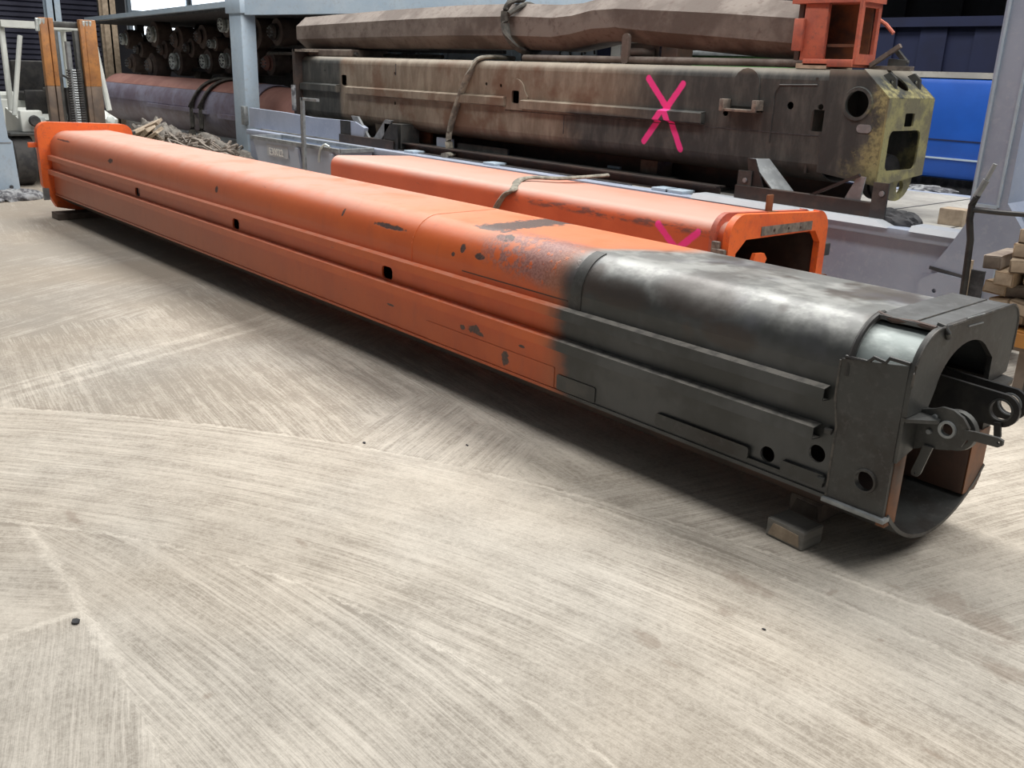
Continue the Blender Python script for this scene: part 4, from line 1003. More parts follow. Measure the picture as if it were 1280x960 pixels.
bm = new(); plate(bm, [(Y0, ZL - .02), (Y1, ZL - .02), (Y1, ZH + .02), (Y0, ZH + .02)], [[(Y0 + .035, ZL + .05), (Y1 - .04, ZL + .05), (Y1 - .04, ZH - .03), (Y0 + .035, ZH - .03)]], YZ, e1 + .05, e1 + .075); obj('end_ring', bm, M['bent_end'], be)
bm = new(); box(bm, (e0 + .17, Y0 + .04, 1.83), (e1 + .03, Y0 + .12, 1.85)); obj('inner_shelf', bm, M['rust'], be)
qz = at(1028, 86, y=6.4); bm = new(); box(bm, (qz.x - .13, 6.25, T3 + .0), (qz.x + .12, 6.6, T3 + .035)); single('timber_block', bm, M['timber_end'], 'thin wood packer under the orange bracket of the bent boom', 'block', (qz.x, 6.4, T3), smooth=False)
qz = at(400, 62, y=6.4); bm = new(); box(bm, (qz.x - .35, 6.30, T3), (qz.x + .9, 6.85, T3 + .09), .02); single('timber_block', bm, M['wood_dark'], 'dark timber packer under the far end of the bent boom', 'block', (qz.x, 6.4, T3), smooth=False)
# scrap bits on the head
q = at(1085, 84, y=6.4); sb = thing('scrap_linkage', 'rusty lever linkage lying on top of the boom head', 'scrap', (q.x, 6.5, T3))
def bar(a, b, w_, h_, m, name, par):
    bm = new(); beam(bm, a, b, w_, h_, bev=.002); return obj(name, bm, M[m], par, False)
p = [at(1088, 82, y=6.45), at(1126, 57, y=6.45), at(1120, 62, y=6.5), at(1134, 80, y=6.5), at(1112, 78, y=6.5), at(1095, 62, y=6.7), at(1110, 62, y=6.7)]
bar(p[0], p[1], .03, .03, 'bent', 'lever', sb); bar(p[2], p[3], .03, .03, 'dark_steel', 'lever', sb); bar(p[4], p[3], .05, .05, 'dark_steel', 'foot', sb)
bar(at(1088, 85, y=6.5), at(1140, 86, y=6.5), .06, .03, 'wire', 'base_bar', sb)
hk = at(1088, 18, y=6.6); pts = [hk, at(1095, 22, y=6.6), at(1108, 31, y=6.6), at(1117, 42, y=6.6)]
bm = new(); tube(bm, pts, .014, 8); obj('hose', bm, M['bent_end'], b4)
# black sling around the bent boom
pts = []
xs = at(637, 20, y=6.28).x
for (px, py, yy) in ((655, -5, 6.9), (650, 0, 6.55), (640, 1, 6.33), (632, 12, 6.27), (631, 30, 6.26), (636, 48, 6.27), (648, 61, 6.36), (662, 65, 6.5), (672, 64, 6.7)):
    q = at(px, py, y=yy); pts.append(Vector((q.x, yy, q.z)))
single('lifting_sling', sling('s', pts, .05, .6, '', ''), M['sling_dark'], 'black rope sling wrapped around the bent boom', 'sling', tuple(pts[4]))
pts = [Vector((at(640, 8, y=6.3).x, 6.26, 2.11)), Vector((at(652, 3, y=6.4).x, 6.42, 2.2)), Vector((at(662, 2, y=6.6).x, 6.6, 2.22)), Vector((at(672, 0, y=6.8).x, 6.8, 2.21))]
single('black_cable', sling('s', pts, .03, .8, '', ''), M['sling_dark'], 'loose tail of the black sling over the bent boom top', 'cable', tuple(pts[1]))

# ================================================================== TIMBER PILE on orange pallet
PY = 5.22; PX = at(1251, 405, y=PY).x; PZ = .34
pal = thing('pallet', 'orange painted timber pallet on tall bearers under the stack of offcuts', 'pallet', (PX + .5, PY + .3, 0))
for yy in (PY + .06, PY + .44):
    for xx in (PX + .10, PX + .80):
        bm = new(); box(bm, (xx, yy, .0), (xx + .12, yy + .10, PZ - .09), .004); obj('bearer', bm, M['wood_dark'], pal, False)
bm = new(); box(bm, (PX, PY + .02, PZ - .09), (PX + 1.2, PY + .10, PZ), .004); obj('stringer', bm, M['wood_dark'], pal, False)
bm = new(); box(bm, (PX, PY + .46, PZ - .09), (PX + 1.2, PY + .54, PZ), .004); obj('stringer', bm, M['wood_dark'], pal, False)
for k in range(5):
    bm = new(); box(bm, (PX - .01 + k * .245, PY + .01, PZ), (PX + .20 + k * .245, PY + .56, PZ + .022), .003); obj('deck_board', bm, M['pallet'], pal, False)
bm = new(); box(bm, (PX - .015, PY - .005, PZ - .065), (PX + 1.2, PY + .015, PZ + .012), .003); obj('face_board', bm, M['pallet'], pal, False)
def offcut(x, z, w_, h_, L, ang, m, tilt=0, y0=6.42, lab=''):
    t = thing('timber_offcut', lab, 'timber', (x, y0, z), 'timber offcuts on the orange pallet')
    bm = new(); box(bm, (x - w_ / 2, y0, z - h_ / 2), (x + w_ / 2, y0 + L, z + h_ / 2), .005); jitter(bm, .004, int(x * 991 + z * 77)); o = obj('body', bm, M[m], t, False)
    bm = new(); plate(bm, [(x - w_ / 2 + .008, z - h_ / 2 + .008), (x + w_ / 2 - .008, z - h_ / 2 + .008), (x + w_ / 2 - .008, z + h_ / 2 - .008), (x - w_ / 2 + .008, z + h_ / 2 - .008)], [], XZ, y0 - .006, y0); obj('end_grain', bm, M['timber_end' if m == 'wood' else 'wood_dark'], t, False)
    t.rotation_euler = (radians(tilt), radians(ang), radians(random.uniform(-16, 16))); return t
ORD = ['first', 'second', 'third', 'fourth', 'fifth', 'sixth', 'seventh', 'eighth', 'ninth']
RN = ['bottom', 'second lowest', 'third lowest', 'fourth lowest', 'fourth highest', 'third highest', 'second highest', 'top']
rows = [(PZ + .062, 8), (PZ + .137, 8), (PZ + .212, 8), (PZ + .287, 8), (PZ + .362, 7), (PZ + .437, 7), (PZ + .51, 6), (PZ + .58, 5)]
for r, (z, n) in enumerate(rows):
    for i in range(n):
        w_ = random.uniform(.085, .125); h_ = random.uniform(.055, .08)
        x = PX - .10 + i * .135 + random.uniform(-.02, .02) + (.05 if r % 2 else 0) + max(0, r - 4) * .06
        mm = random.choice(['wood', 'wood', 'wood_dark'])
        offcut(x, z + random.uniform(-.006, .006), w_, h_, random.uniform(.35, .50), random.uniform(-13, 13), mm, random.uniform(-2, 2), PY + random.uniform(-.02, .08),
               '%s timber offcut, %s from left in the %s row of the pallet stack' % ('pale brown' if mm == 'wood' else 'dark grey', ORD[i], RN[r]))
a = at(1212, 325, y=PY - .06); b = at(1208, 371, y=PY - .06)
bm = new(); beam(bm, Vector((a.x, PY - .06, a.z)), Vector((b.x, PY - .06, 0.0)), .035, .03); single('timber_batten', bm, M['timber_end'], 'upright pale batten beside the stacked offcuts and black rod', 'timber', (b.x, PY - .06, 0), smooth=False)
a = at(1217, 330, y=PY); b = at(1243, 372, y=PY)
bm = new(); box(bm, (a.x - .01, PY - .06, 0), (a.x + .09, PY - .04, a.z - .02), .003); single('board', bm, M['rag'], 'black board standing between the pale batten and the offcuts', 'board', (a.x, PY, 0), smooth=False)

# ================================================================== ROD STAND
RY = 5.02
def Rp(px, py): q = at(px, py, y=RY); return Vector((q.x, RY, q.z))
rs = thing('pry_bar_stand', 'thin black steel rod stand with crossbar beside the grey pillar', 'stand', (Rp(1203, 370).x, RY, 0))
base = Rp(1203, 372); 
bm = new(); tube(bm, [Vector((base.x + .0, RY, 0.0)), base, Rp(1209, 330), Rp(1213, 300), Rp(1212, 275), Rp(1215, 256), Rp(1222, 244)], .018, 10); obj('post', bm, M['black'], rs)
bm = new(); tube(bm, [Rp(1220, 246), Rp(1233, 225)], .017, 10); tube(bm, [Rp(1233, 225), Rp(1244, 205)], .011, 10); obj('handle', bm, M['gal'], rs)
bm = new(); tube(bm, [Rp(1212, 262), Rp(1250, 266), Rp(1330, 272)], .013, 10); obj('crossbar', bm, M['black'], rs)
bm = new(); e = Rp(1330, 272); tube(bm, [e, Vector((e.x, RY, 0))], .016, 10); obj('post', bm, M['black'], rs)

# ================================================================== BLUE BODIES behind right
bb = thing('blue_trailer', 'bright blue steel body standing behind the stripped boom', 'trailer', (-3.2, 8.9, 0))
bm = new(); box(bm, (-5.6, 8.5, .80), (-.5, 9.3, 1.66), .05); obj('body', bm, M['blue'], bb)
bm = new(); box(bm, (-5.6, 8.495, 1.13), (-.5, 8.50, 1.140)); obj('side_line', bm, M['navy'], bb)
bm = new(); box(bm, (-5.6, 8.49, .97), (-.5, 8.5, .985)); obj('side_line', bm, M['pale_blue'], bb)
bm = new(); box(bm, (-5.6, 8.52, 1.66), (-.5, 9.3, 1.71)); obj('top_board', bm, M['deck_top'], bb)
bm = new(); box(bm, (-5.6, 8.6, .42), (-.5, 9.2, .80)); obj('chassis', bm, M['rag'], bb)
for k in range(3):
    bm = new(); lathe(bm, (-5 + k * 1.6, 8.55, .34), (0, 1, 0), [(0, .2), (0, .34), (.3, .34), (.3, .2)], 20); obj('wheel', bm, M['rubber'], bb)
nb = thing('navy_container', 'dark navy blue container behind the bright blue body', 'container', (-3, 11, 0))
bm = new()
for i in range(30): box(bm, (-7.8 + i * .3, 10.6 + (.03 if i % 2 else 0), .1), (-7.5 + i * .3, 10.7, 2.22))
box(bm, (-7.8, 10.68, .1), (1.2, 13, 2.2)); obj('side_wall', bm, M['navy'], nb, False)
bm = new(); box(bm, (-7.85, 10.55, 2.2), (1.25, 13, 2.3)); obj('top_rail', bm, M['navy'], nb, False)
bm = new(); box(bm, (-7.85, 10.55, 0), (1.25, 13, .12)); obj('bottom_rail', bm, M['black'], nb, False)

# green skip and odd bits between the booms
q = at(845, 63, y=9.9); q2 = at(950, 63, y=9.9)
gs = thing('waste_skip', 'green waste skip seen between the two upper booms', 'skip', ((q.x + q2.x) / 2, 10.3, 0))
bm = new(); box(bm, (q.x, 9.9, .3), (q2.x + .4, 10.5, q.z - .06), .02); obj('body', bm, M['green'], gs)
bm = new(); box(bm, (q.x - .05, 9.86, q.z - .06), (q2.x + .45, 10.54, q.z), .01); obj('rim', bm, M['gal'], gs)
bm = new(); box(bm, (q.x, 9.95, .0), (q2.x + .35, 10.45, .3)); obj('base', bm, M['rag'], gs)

# container behind left
yc = 9.6
x0, x1 = at(432, 60, y=yc).x, at(640, 60, y=yc).x
cn = thing('shipping_container', 'faded blue grey ribbed container behind the far half of the booms', 'container', ((x0 + x1) / 2, yc + 1, 0))
bm = new()
n = 26
for i in range(n):
    a = x0 + (x1 - x0) * i / n; b = x0 + (x1 - x0) * (i + 1) / n
    box(bm, (a, yc + (.05 if i % 2 else 0), .15), (b, yc + .1, 2.75))
obj('side_wall', bm, M['cont'], cn, False)
for x in (x0, x0 + .36 * (x1 - x0), x0 + .62 * (x1 - x0), x1):
    bm = new(); box(bm, (x - .10, yc - .08, 0), (x + .10, yc + .1, 2.8), .01); obj('corner_post', bm, M['pale_blue'], cn, False)
bm = new(); box(bm, (x0 - .1, yc - .06, 2.75), (x1 + .1, yc + 2.2, 2.9)); obj('top_rail', bm, M['pale_blue'], cn, False)
bm = new(); box(bm, (x0, yc + .1, .15), (x1, yc + 2.2, 2.75)); obj('body', bm, M['wall'], cn, False)
# cabinet, locker and boards between container and skip
for i, (pa, pb, top, m, lab, nm) in enumerate(((700, 744, 60, 'cont', 'grey cabinet with hoses behind the bend of the bent boom', 'cabinet'), (746, 762, 50, 'navy', 'narrow blue locker behind the bent boom', 'locker'), (763, 774, 50, 'paper', 'white board standing beside the blue locker', 'board'), (782, 846, 45, 'rustd', 'dark brown crate between the white board and green skip', 'crate'))):
    a = at(pa, 70, y=9.2); b = at(pb, 70, y=9.2); zt_ = at(pa, top, y=9.2).z + .3
    bm = new(); box(bm, (a.x, 9.2, 0), (b.x, 9.5, zt_), .01); single(nm, bm, M[m], lab, nm, ((a.x + b.x) / 2, 9.35, 0), smooth=False)
for i, (px, r) in enumerate(((706, .1), (722, .14), (735, .12))):
    c = at(px, 68, y=9.17); bm = new(); tube(bm, [Vector((c.x + r * cos(t_ * .5), 9.17, c.z + r * 1.0 * sin(t_ * .5) * (1 + .2 * sin(t_)))) for t_ in range(12)], .013, 6)
    single('hose_loop', bm, M['black'], ['left black hose loop', 'middle black hose loop', 'right black hose loop'][i] + ' hung on the grey cabinet', 'hose', (c.x, 9.17, c.z))

# ================================================================== GREY BIN
q0 = at(318, 172, y=5.45); q1 = at(428, 185, y=5.45)
bn = thing('steel_bin', 'blue grey steel bin with white stencilled label beside the rack post', 'bin', ((q0.x + q1.x) / 2, 5.6, 0))
bt = .69
wx0, wx1 = q0.x, q1.x
v = [(wx0 + .14, 5.50, .08), (wx1 - .14, 5.50, .08), (wx1 - .14, 5.80, .08), (wx0 + .14, 5.80, .08), (wx0, 5.42, bt), (wx1, 5.42, bt), (wx1, 5.84, bt), (wx0, 5.84, bt)]
bm = new(); vs = [bm.verts.new(p) for p in v]
for f in ((0, 1, 5, 4), (1, 2, 6, 5), (2, 3, 7, 6), (3, 0, 4, 7), (3, 2, 1, 0)): bm.faces.new([vs[i] for i in f])
vi = [bm.verts.new(Vector(p) + Vector((.02 if p[0] == wx0 else -.02, .02 if p[1] < 5.6 else -.02, 0))) for p in v[4:]]; vj = [bm.verts.new(Vector(p.co) + Vector((0, 0, -.12))) for p in vi]
for i in range(4): bm.faces.new((vs[4 + i], vs[4 + (i + 1) % 4], vi[(i + 1) % 4], vi[i])); bm.faces.new((vi[i], vi[(i + 1) % 4], vj[(i + 1) % 4], vj[i]))
bm.faces.new(vj); obj('body', bm, M['bin'], bn, False)
bm = new()
for a, b in (((wx0, 5.42), (wx1, 5.42)), ((wx1, 5.42), (wx1, 5.84)), ((wx1, 5.84), (wx0, 5.84)), ((wx0, 5.84), (wx0, 5.42))): beam(bm, (*a, bt), (*b, bt), .05, .04)
obj('rim', bm, M['gal'], bn, False)
for s in (.56, .93):
    x = wx0 + (wx1 - wx0) * s; bm = new(); beam(bm, (x, 5.475, .1), (x, 5.40, bt - .04), .07, .03); obj('rib', bm, M['bin'], bn, False)
bm = new(); box(bm, (wx0 + .1, 5.5, 0), (wx1 - .1, 5.8, .085)); obj('foot', bm, M['bin'], bn, False)
# label with characters
q = at(348, 189, y=5.44)
bm = new(); box(bm, (q.x - .27, 5.425, q.z - .07), (q.x + .27, 5.435, q.z + .07)); lp_ = obj('label_plate', bm, M['cover'], bn, False)
cu = bpy.data.curves.new('label_text', 'FONT'); cu.body = 'E30022'; cu.size = .12; cu.extrude = .002; cu.align_x = 'CENTER'
tmp = bpy.data.objects.new('t', cu); COL.objects.link(tmp); dg = bpy.context.evaluated_depsgraph_get(); dg.update()
me = bpy.data.meshes.new_from_object(tmp.evaluated_get(dg)); bpy.data.objects.remove(tmp)
lt = bpy.data.objects.new('lettering', me); me.materials.clear(); me.materials.append(M['paper']); COL.objects.link(lt); lt.parent = bn
lt.location = Vector((q.x, 5.412, q.z - .05)) - Vector(bn['_org']); lt.rotation_euler = (radians(97), 0, 0)
# hose on bin and galvanised upright angle
pts = [at(412, 184, y=5.38), at(406, 181, y=5.38), at(401, 186, y=5.38), at(399, 196, y=5.38), at(399, 203, y=5.38)]
single('pale_hose', sling('s', pts, .014, 1, '', ''), M['hub'], 'pale hose end hanging over the front of the grey bin', 'hose', tuple(pts[2]))
a = at(376, 122, y=5.3); b = at(378, 230, y=5.3)
ua = thing('angle_upright', 'galvanised angle upright with short arm in front of the grey bin', 'upright', (a.x, 5.3, 0))
bm = new(); box(bm, (a.x - .03, 5.3, 0), (a.x + .03, 5.306, a.z)); box(bm, (a.x - .03, 5.3, 0), (a.x - .024, 5.36, a.z)); obj('post', bm, M['gal'], ua, False)
c = at(395, 122, y=5.3); bm = new(); box(bm, (a.x, 5.3, a.z - .03), (c.x, 5.34, a.z)); obj('arm', bm, M['gal'], ua, False)
# grey scalloped beam behind bin
a = at(312, 150, y=6.0); b = at(452, 150, y=6.0)
bm = new(); plate(bm, [(a.x, .72), (b.x, .72), (b.x + .05, .90), (b.x - .15, .96), (b.x - 1.2, .95), (b.x - 1.9, .97), (a.x, .98)], [], XZ, 6.0, 6.06); single('grey_beam', bm, M['deck_grey'], 'grey scalloped steel beam behind the bin under the boom end', 'beam', ((a.x + b.x) / 2, 6.0, .72), smooth=False)

# ================================================================== AXLE RACK
ry = 6.15
rk = thing('storage_rack', 'pale blue steel rack frame with black roof over the axles', 'rack', (-13.2, ry, 0))
xp = at(298, 100, y=ry).x
bm = new(); box(bm, (xp - .19, ry, 0), (xp + .19, ry + .22, 2.24), .01); obj('post', bm, M['pale_blue'], rk)
bm = new(); box(bm, (xp - .24, ry - .03, 2.22), (xp + .24, ry + .25, 2.42), .01); obj('corner_casting', bm, M['pale_blue'], rk)
bm = new(); box(bm, (xp - .26, ry - .02, 0.0), (xp + .42, ry + .24, .30), .01); obj('foot', bm, M['pale_blue'], rk)
bm = new(); box(bm, (xp + .12, ry - .05, .72), (xp + .24, ry + .01, .98), .01); obj('clamp_plate', bm, M['gal'], rk)
far = at(104, 27, x=-24.0)
bm = new(); beam(bm, (xp, ry + .1, 2.36), (-23.5, 7.4, 2.36), .12, .08); obj('top_rail', bm, M['pale_blue'], rk, False)
bm = new(); beam(bm, (xp + .2, ry + .1, 2.30), (-7.6, 9.0, 2.42), .14, .20); obj('top_rail', bm, M['pale_blue'], rk, False)
bm = new(); plate(bm, [(xp, ry + .1), (-23.5, 7.5), (-23.5, 9.5), (-7.2, 9.5), (-7.7, 9.1)], [], XY, 2.28, 2.32); obj('roof_panel', bm, M['rag'], rk, False)
for p in ((-22.5, 8.2), (-19.5, 9.4), (-16.5, 9.4), (-13.6, 9.4)):
    bm = new(); box(bm, (p[0] - .08, p[1] - .08, 0), (p[0] + .08, p[1] + .08, 2.3)); obj('post', bm, M['dark_steel'], rk, False)
for z in (1.42, 1.86):
    for yy in (7.75, 9.1):
        bm = new(); box(bm, (-22, yy, z - .05), (-10.8, yy + .06, z)); obj('shelf_rail', bm, M['black'], rk, False)
bm = new(); box(bm, (-22, 9.5, 1.0), (-16.6, 9.55, 2.28)); obj('back_mesh', bm, M['black'], rk, False)
# axles
def make_axle(px, py, hubm, r):
    q = at(px, py, y=7.55)
    t = thing('axle', '', 'axle', (q.x, 7.55, q.z), 'truck axles stored in the rack')
    y = 7.55
    bm = new(); lathe(bm, (q.x, y, q.z), (0, 1, 0), [(-.10, r * (.56 if hubm == 'hub' else .45)), (-.06, r * .60), (-.02, r * .5), (-.0, r * .62)], 16); obj('hub_face', bm, M[hubm], t)
    bm = new(); lathe(bm, (q.x, y, q.z), (0, 1, 0), [(0, r * .6), (0.01, r * .95), (.10, r), (.30, r), (.34, r * .7)], 20); obj('brake_drum', bm, M['drum'], t)
    bm = new(); lathe(bm, (q.x, y + .34, q.z), (0, 1, 0), [(0, r * .4), (.5, r * .4), (.6, r * 1.0), (.85, r * 1.05), (1.0, r * .4), (1.6, r * .4)], 16); obj('axle_tube', bm, M['axle'], t)
    bm = new()
    for k in range(8): lathe(bm, (q.x + r * .34 * cos(k * pi / 4), y - .125, q.z + r * .34 * sin(k * pi / 4)), (0, 1, 0), [(0, .014), (.03, .014)], 6)
    obj('wheel_studs', bm, M['gal'], t)
    return t
AXL = [(157, 49, 'hub', .20, 'leftmost upper'), (192, 43, 'hub', .26, 'second upper, wide pale hub'), (222, 50, 'drum', .25, 'third upper, brown drum'), (252, 46, 'drum', .22, 'fourth upper, dark hub'),
       (282, 31, 'hub', .22, 'highest, small pale hub left of the post'), (318, 42, 'axle', .26, 'upper, right of the pale post'), (345, 40, 'axle', .22, 'upper, far right'),
       (165, 79, 'drum', .20, 'leftmost lower'), (190, 82, 'bent', .26, 'second lower, brown hub'), (221, 77, 'hub', .27, 'third lower, pale hub with wide brown drum'),
       (259, 77, 'hub', .22, 'fourth lower, pale round hub'), (284, 76, 'hub', .22, 'lower, pale hub next to the post'), (316, 76, 'axle', .24, 'lower, black, right of the post'), (337, 79, 'redtop', .20, 'lower right, reddish hub')]
AXL += [(205, 62, 'drum', .18, 'between the upper and lower rows at left'), (238, 60, 'axle', .18, 'between the rows, dark'), (268, 55, 'hub', .13, 'tiny pale hub between the rows'), (175, 62, 'axle', .16, 'dark, between the rows at far left')]
for px, py, hm, r, w_ in AXL:
    a_ = make_axle(px, py, hm, r); a_['label'] = 'truck axle end in the dark rack, %s' % w_
# violet round boom in front of rack
yb5 = 6.62
b5 = thing('crane_boom', 'round violet grey boom lying on the floor behind the long orange boom', 'boom', (-16.4, 7.1, 0))
xa5, xb5 = -20.6, -12.45
c5, r5 = (7.06, .80), .46
pr = arc(c5[0], c5[1], r5, 268, -90, 36)
xsp = at(292, 110, y=6.6).x
bm = new(); sheet(bm, pr, xa5, xsp + .6, .015); obj('boom_shell', bm, M['purple'], b5)
bm = new(); sheet(bm, arc(c5[0], c5[1], r5 - .03, 268, -90, 30), xsp + .55, xb5, .015); obj('inner_tube', bm, M['redtop'], b5)
bm = new(); sheet(bm, arc(c5[0], c5[1], r5 + .004, 200, 90, 10)[2:], xa5, -15.9, .004); obj('faded_cover', bm, M['purple'], b5)
bm = new(); sheet(bm, arc(c5[0], c5[1], r5 + .006, 140, 80, 10), xa5, xsp + .1, .004); obj('top_dust_strip', bm, M['redtop'], b5)
bm = new(); box(bm, (-18.0, c5[0] - r5 - .04, .74), (-15.3, c5[0] - r5 + .03, .80)); box(bm, (-14.9, c5[0] - r5 - .04, .70), (-13.8, c5[0] - r5 + .03, .77)); obj('rib', bm, M['purple'], b5, False)
for x in (-19, -14.5):
    bm = new(); box(bm, (x - .1, 6.7, 0), (x + .1, 7.4, .345), .01); single('timber_block', bm, M['wood_dark'], 'timber packer under the %s of the violet boom' % ('far end' if x < -16 else 'near end'), 'block', (x, 7.05, 0), smooth=False)
for i, dx in enumerate((0, .38)):
    xs = at(243, 150, y=6.6).x + dx
    pts = [Vector((xs + .25 - .1 * i, c5[0] + (r5 + .035) * cos(radians(a)), c5[1] + (r5 + .035) * sin(radians(a)))) for a in range(85, 186, 14)]
    pts = [Vector((xs + .25 * (1 - k / 7), p.y, p.z)) for k, p in enumerate(pts)] + [Vector((xs, 6.56, .5)), Vector((xs + .05, 6.5, .2)), Vector((xs + .1, 6.5, .02))]
    single('lifting_sling', sling('s', pts, .07, .4, '', ''), M['sling_dark'], '%s dark sling strap over the violet boom' % ('left' if i == 0 else 'right'), 'sling', tuple(pts[3]))

# scrap heap and wires in front of it
sc_l = 'splintered wood scrap in the heap behind the orange boom'
q = at(250, 176, y=5.85); rag('dirt_heap', -14.0, 5.85, 0, 2.1, .42, .38, 'heap', 'low heap of dirt and scrap under the wires', 'heap', 14, 5)
rag('rubble_heap', -15.75, 5.85, 0, .95, .40, .50, 'heap', 'taller rubble heap behind the far end of the long orange boom', 'heap', 17, 5)
PLACE = ['lowest left', 'left low', 'left middle', 'left upper', 'far upper left', 'upper left', 'top left', 'topmost', 'top right', 'upper right', 'right upper', 'right middle', 'right low', 'lowest right']
for i in range(14):
    u = i / 13; px = 162 + 42 * u; hz = .50 - .22 * abs(u - .5) * 2 + (.05 if i % 3 == 0 else 0)
    q = at(px, 165, y=5.52 - .05 * (i % 2)); 
    bm = new(); L = random.uniform(.35, .7); box(bm, (-L / 2, -random.uniform(.05, .10), -.025), (L / 2, .07, .025)); jitter(bm, .012, i)
    o = obj('wood_scrap', bm, M['scrapwood'], None, False); tag(o, 'splintered wood scrap on the rubble heap, %s piece' % PLACE[i], 'wood scrap', 'wood scraps in the heap')
    o.location = (q.x, q.y, hz); o.rotation_euler = (random.uniform(.1, .7), random.uniform(-.5, .5), random.uniform(-.6, .6))
bm = new(); rnd = random.Random(5)
for k in range(60):
    px = rnd.uniform(206, 285); q = at(px, 176, y=rnd.uniform(5.45, 5.9)); cx, cyy = q.x, q.y; r = rnd.uniform(.12, .32); a0 = rnd.uniform(0, 6)
    zz = rnd.uniform(.34, .47)
    tube(bm, [(cx + 1.5 * r * cos(a0 + j * .5), cyy + r * .6 * sin(a0 + j * .5), zz + .05 * sin(j * 1.3 + k)) for j in range(9)], rnd.choice((.012, .018, .025)), 5)
o = obj('wire_tangle', bm, M['wire'], None); tag(o, 'tangle of old wire ropes and hoses on the floor behind the orange boom', 'wire heap', kind='stuff')
for i, (px, m) in enumerate(((278, 'rust'), (268, 'redtop'))):
    q = at(px, 182, y=5.5); bm = new(); tube(bm, [(q.x - 1.0, q.y, .30 - i * .1), (q.x + .8, q.y + .1, .26 - i * .1)], .09, 14)
    single('rusty_pipe', bm, M[m], ['rusty pipe lying above the wire tangle by the rack post', 'dusty red pipe lying below the rusty pipe by the rack post'][i], 'pipe', tuple(q))

# ================================================================== FORKLIFT
fx = -12.9
fk = thing('forklift', 'white forklift with tall orange mast standing behind the far end of the long boom', 'forklift', (-13.6, 3.9, 0))
def fy_(px): return at(px, 100, x=fx).y
for a, b in ((58, 68), (69, 75), (107, 113), (113, 127)):
    y0, y1 = fy_(a), fy_(b)
    bm = new(); box(bm, (fx - .10, y0, 1.22), (fx + .0, y1, at(60, 22, x=fx).z), .008); obj('mast_channel', bm, M['mast'], fk)
    bm = new(); box(bm, (fx - .10, y0, .12), (fx + .0, y1, 1.22), .008); obj('mast_foot', bm, M['mast_low'], fk)
for a, b in ((75, 81), (101, 107)):
    bm = new(); box(bm, (fx - .16, fy_(a), .3), (fx - .06, fy_(b), 1.88), .006); obj('inner_rail', bm, M['dark_steel'], fk)
for z, h in ((1.91, .07), (1.15, .05), (.35, .12)):
    bm = new(); box(bm, (fx - .14, fy_(56), z), (fx - .09, fy_(127), z + h), .006); obj('cross_bar', bm, M['dark_steel'], fk)
for px in (84, 91, 97):
    bm = new(); tube(bm, [(fx - .05, fy_(px), .4), (fx - .05, fy_(px), 1.2 if px != 91 else 1.75)], .03 if px != 91 else .035, 10); obj('lift_cylinder', bm, M['gal' if px == 91 else 'black'], fk)
for px in (87, 94, 100):
    bm = new()
    for k in range(34): lathe(bm, (fx - .02, fy_(px) - .02, .42 + k * .03), (0, 1, 0), [(0, .012), (.045, .012)], 6)
    obj('chain', bm, M['gal' if px == 94 else 'rubber'], fk)
bm = new(); box(bm, (fx - .06, fy_(82), .5), (fx - .02, fy_(103), 1.0)); obj('radiator_guard', bm, M['black'], fk)
bm = new(); box(bm, (fx + .01, fy_(60), .35), (fx + .05, fy_(125), .45)); box(bm, (fx + .01, fy_(60), .6), (fx + .05, fy_(125), .68)); obj('fork_carriage', bm, M['mast_low'], fk)
# pulleys on the top
for px in (55, 112):
    bm = new()
    for k in range(3): tube(bm, [(fx - .04, fy_(px + k * 4), 1.86), (fx - .0, fy_(px + k * 4), 2.0)], .018, 8)
    obj('hose_fitting', bm, M['hub'], fk)
# body
yl, yr = 3.02, 4.55
bm = new(); plate(bm, [(fx - .35, .35), (fx - .25, .80), (fx - .9, .92), (fx - 1.0, .62), (fx - 1.5, .62), (fx - 1.6, .98), (fx - 2.7, .98), (fx - 2.8, .35)], [], XZ, yl + .18, yr - .15); obj('chassis', bm, M['white'], fk, False)
bm = new(); box(bm, (fx - .45, yl + .0, .62), (fx - .05, yl + .42, .66), .01); obj('fender', bm, M['dark_steel'], fk)
bm = new(); box(bm, (fx - .45, yr - .42, .62), (fx - .05, yr, .66), .01); obj('fender', bm, M['dark_steel'], fk)
bm = new(); box(bm, (fx - 2.9, yl + .2, .3), (fx - 2.1, yr - .2, 1.05), .08); obj('counterweight', bm, M['white'], fk)
bm = new(); box(bm, (fx - .25, yl + .16, .66), (fx - .12, yl + .42, .92), .02); obj('side_cover', bm, M['white'], fk)
for y0 in (yl + .0, yr - .28):
    for x in (fx - .30, fx - 2.3):
        r = .32 if x > fx - 1 else .26
        bm = new(); prof_ = [(0, r * .5), (0, r * .9), (.03, r), (.24, r), (.27, r * .9), (.27, r * .5)]; lathe(bm, (x, y0, r), (0, 1, 0), prof_, 28); wv = obj('wheel', bm, M['rubber'], fk)
        bm = new(); lathe(bm, (x, y0 - .01, r), (0, 1, 0), [(0, r * .2), (.02, r * .45), (.05, r * .5)], 16); obj('hub', bm, M['white'], wv)
def G(a, b, r=.035, m='white'):
    bm = new(); tube(bm, [a, b], r, 10); obj('guard_post', bm, M[m], fk)
ga = yl + .15; gb = yr - .15
G((fx - .55, ga + .02, .9), (fx - .75, ga + .08, 1.92)); G((fx - .55, gb, .9), (fx - .75, gb - .06, 1.92)); G((fx - 2.2, ga, 1.0), (fx - 2.0, ga + .08, 1.92)); G((fx - 2.2, gb, 1.0), (fx - 2.0, gb - .06, 1.92))
G((fx - .35, ga - .0, .85), (fx - .5, ga + .22, 1.80), .03)
bm = new()
for k in range(9): box(bm, (fx - 2.0 + k * .16, ga + .06, 1.92), (fx - 1.93 + k * .16, gb - .05, 1.96))
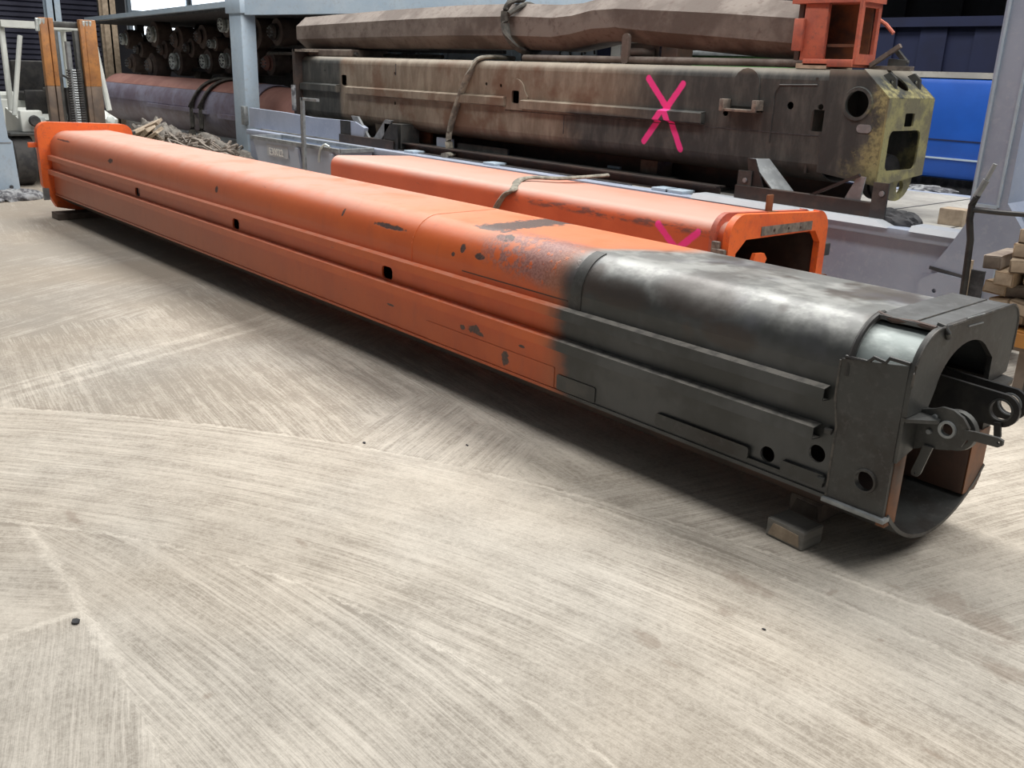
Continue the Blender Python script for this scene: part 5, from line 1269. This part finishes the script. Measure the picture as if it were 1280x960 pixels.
box(bm, (fx - 2.05, ga + .05, 1.90), (fx - .65, ga + .12, 1.97)); box(bm, (fx - 2.05, gb - .12, 1.90), (fx - .65, gb - .04, 1.97)); box(bm, (fx - .7, ga + .05, 1.90), (fx - .62, gb - .04, 1.98)); obj('overhead_guard', bm, M['white'], fk, False)
bm = new(); box(bm, (fx - 1.8, 3.55, .98), (fx - 1.3, 4.05, 1.1), .04); box(bm, (fx - 1.9, 3.55, 1.05), (fx - 1.78, 4.05, 1.5), .04); obj('seat', bm, M['rubber'], fk)
bm = new(); c0 = Vector((fx - 1.0, 3.9, 1.22)); tube(bm, [c0 + Vector((.05 * sin(t_ * pi / 8), .17 * cos(t_ * pi / 8), .12 * sin(t_ * pi / 8))) for t_ in range(17)], .014, 6); tube(bm, [c0, c0 + Vector((.2, 0, -.4))], .03, 8); obj('steering_wheel', bm, M['rubber'], fk)
bm = new(); box(bm, (fx - .6, yl + .35, .8), (fx - .55, yr - .35, 1.15), .02); obj('dashboard', bm, M['black'], fk)
for y_ in (yl + .38, yr - .3):
    bm = new(); lathe(bm, (fx - .12, y_, .80), (1, 0, 0), [(0, .02), (.02, .05), (.05, .055), (.055, .04)], 14); obj('headlight', bm, M['hub'], fk)
bm = new(); lathe(bm, (fx - .10, yl + .30, .80), (1, 0, 0), [(0, .03), (.04, .07), (.10, .06)], 12); obj('horn', bm, M['rubber'], fk)

# far-left rack post with cloth at its foot
lp = thing('rack_post', 'pale blue steel rack post at the left edge with riveted base', 'post', (-12.3, 2.6, 0))
bm = new(); plate(bm, [(2.30, 0), (2.88, 0), (2.86, .62), (2.82, .66), (2.74, 2.5), (2.30, 2.5)], [], YZ, -12.5, -12.2); obj('post', bm, M['pale_blue'], lp, False)
bm = new(); plate(bm, [(2.32, .05), (2.86, .05), (2.84, .60), (2.32, .62)], [circ(2.78, .10, .025, 12)], YZ, -12.2, -12.185); obj('base_plate', bm, M['pale_blue'], lp, False)
bm = new(); box(bm, (-12.186, 2.55, .05), (-12.18, 2.565, .6)); box(bm, (-12.186, 2.32, .60), (-12.18, 2.84, .612)); obj('panel_line', bm, M['gal'], lp, False)
bm = new(); lathe(bm, (-12.18, 2.60, .63), (1, 0, 0), [(0, .03), (.02, .03)], 12); obj('bolt', bm, M['dark_steel'], lp)
bm = new(); lathe(bm, (-12.181, 2.78, .10), (1, 0, 0), [(0, .02), (.004, .02)], 12); obj('drain_hole', bm, M['rag'], lp)
rag('cloth_heap', -11.9, 2.72, 0, .22, .30, .09, 'cloth', 'crumpled grey and white cloth heap at the foot of the left post', 'cloth', 21)
rag('cloth_heap', -11.8, 2.38, 0, .2, .22, .06, 'cloth', 'flatter cloth heap at the left frame edge by the post', 'cloth', 22)
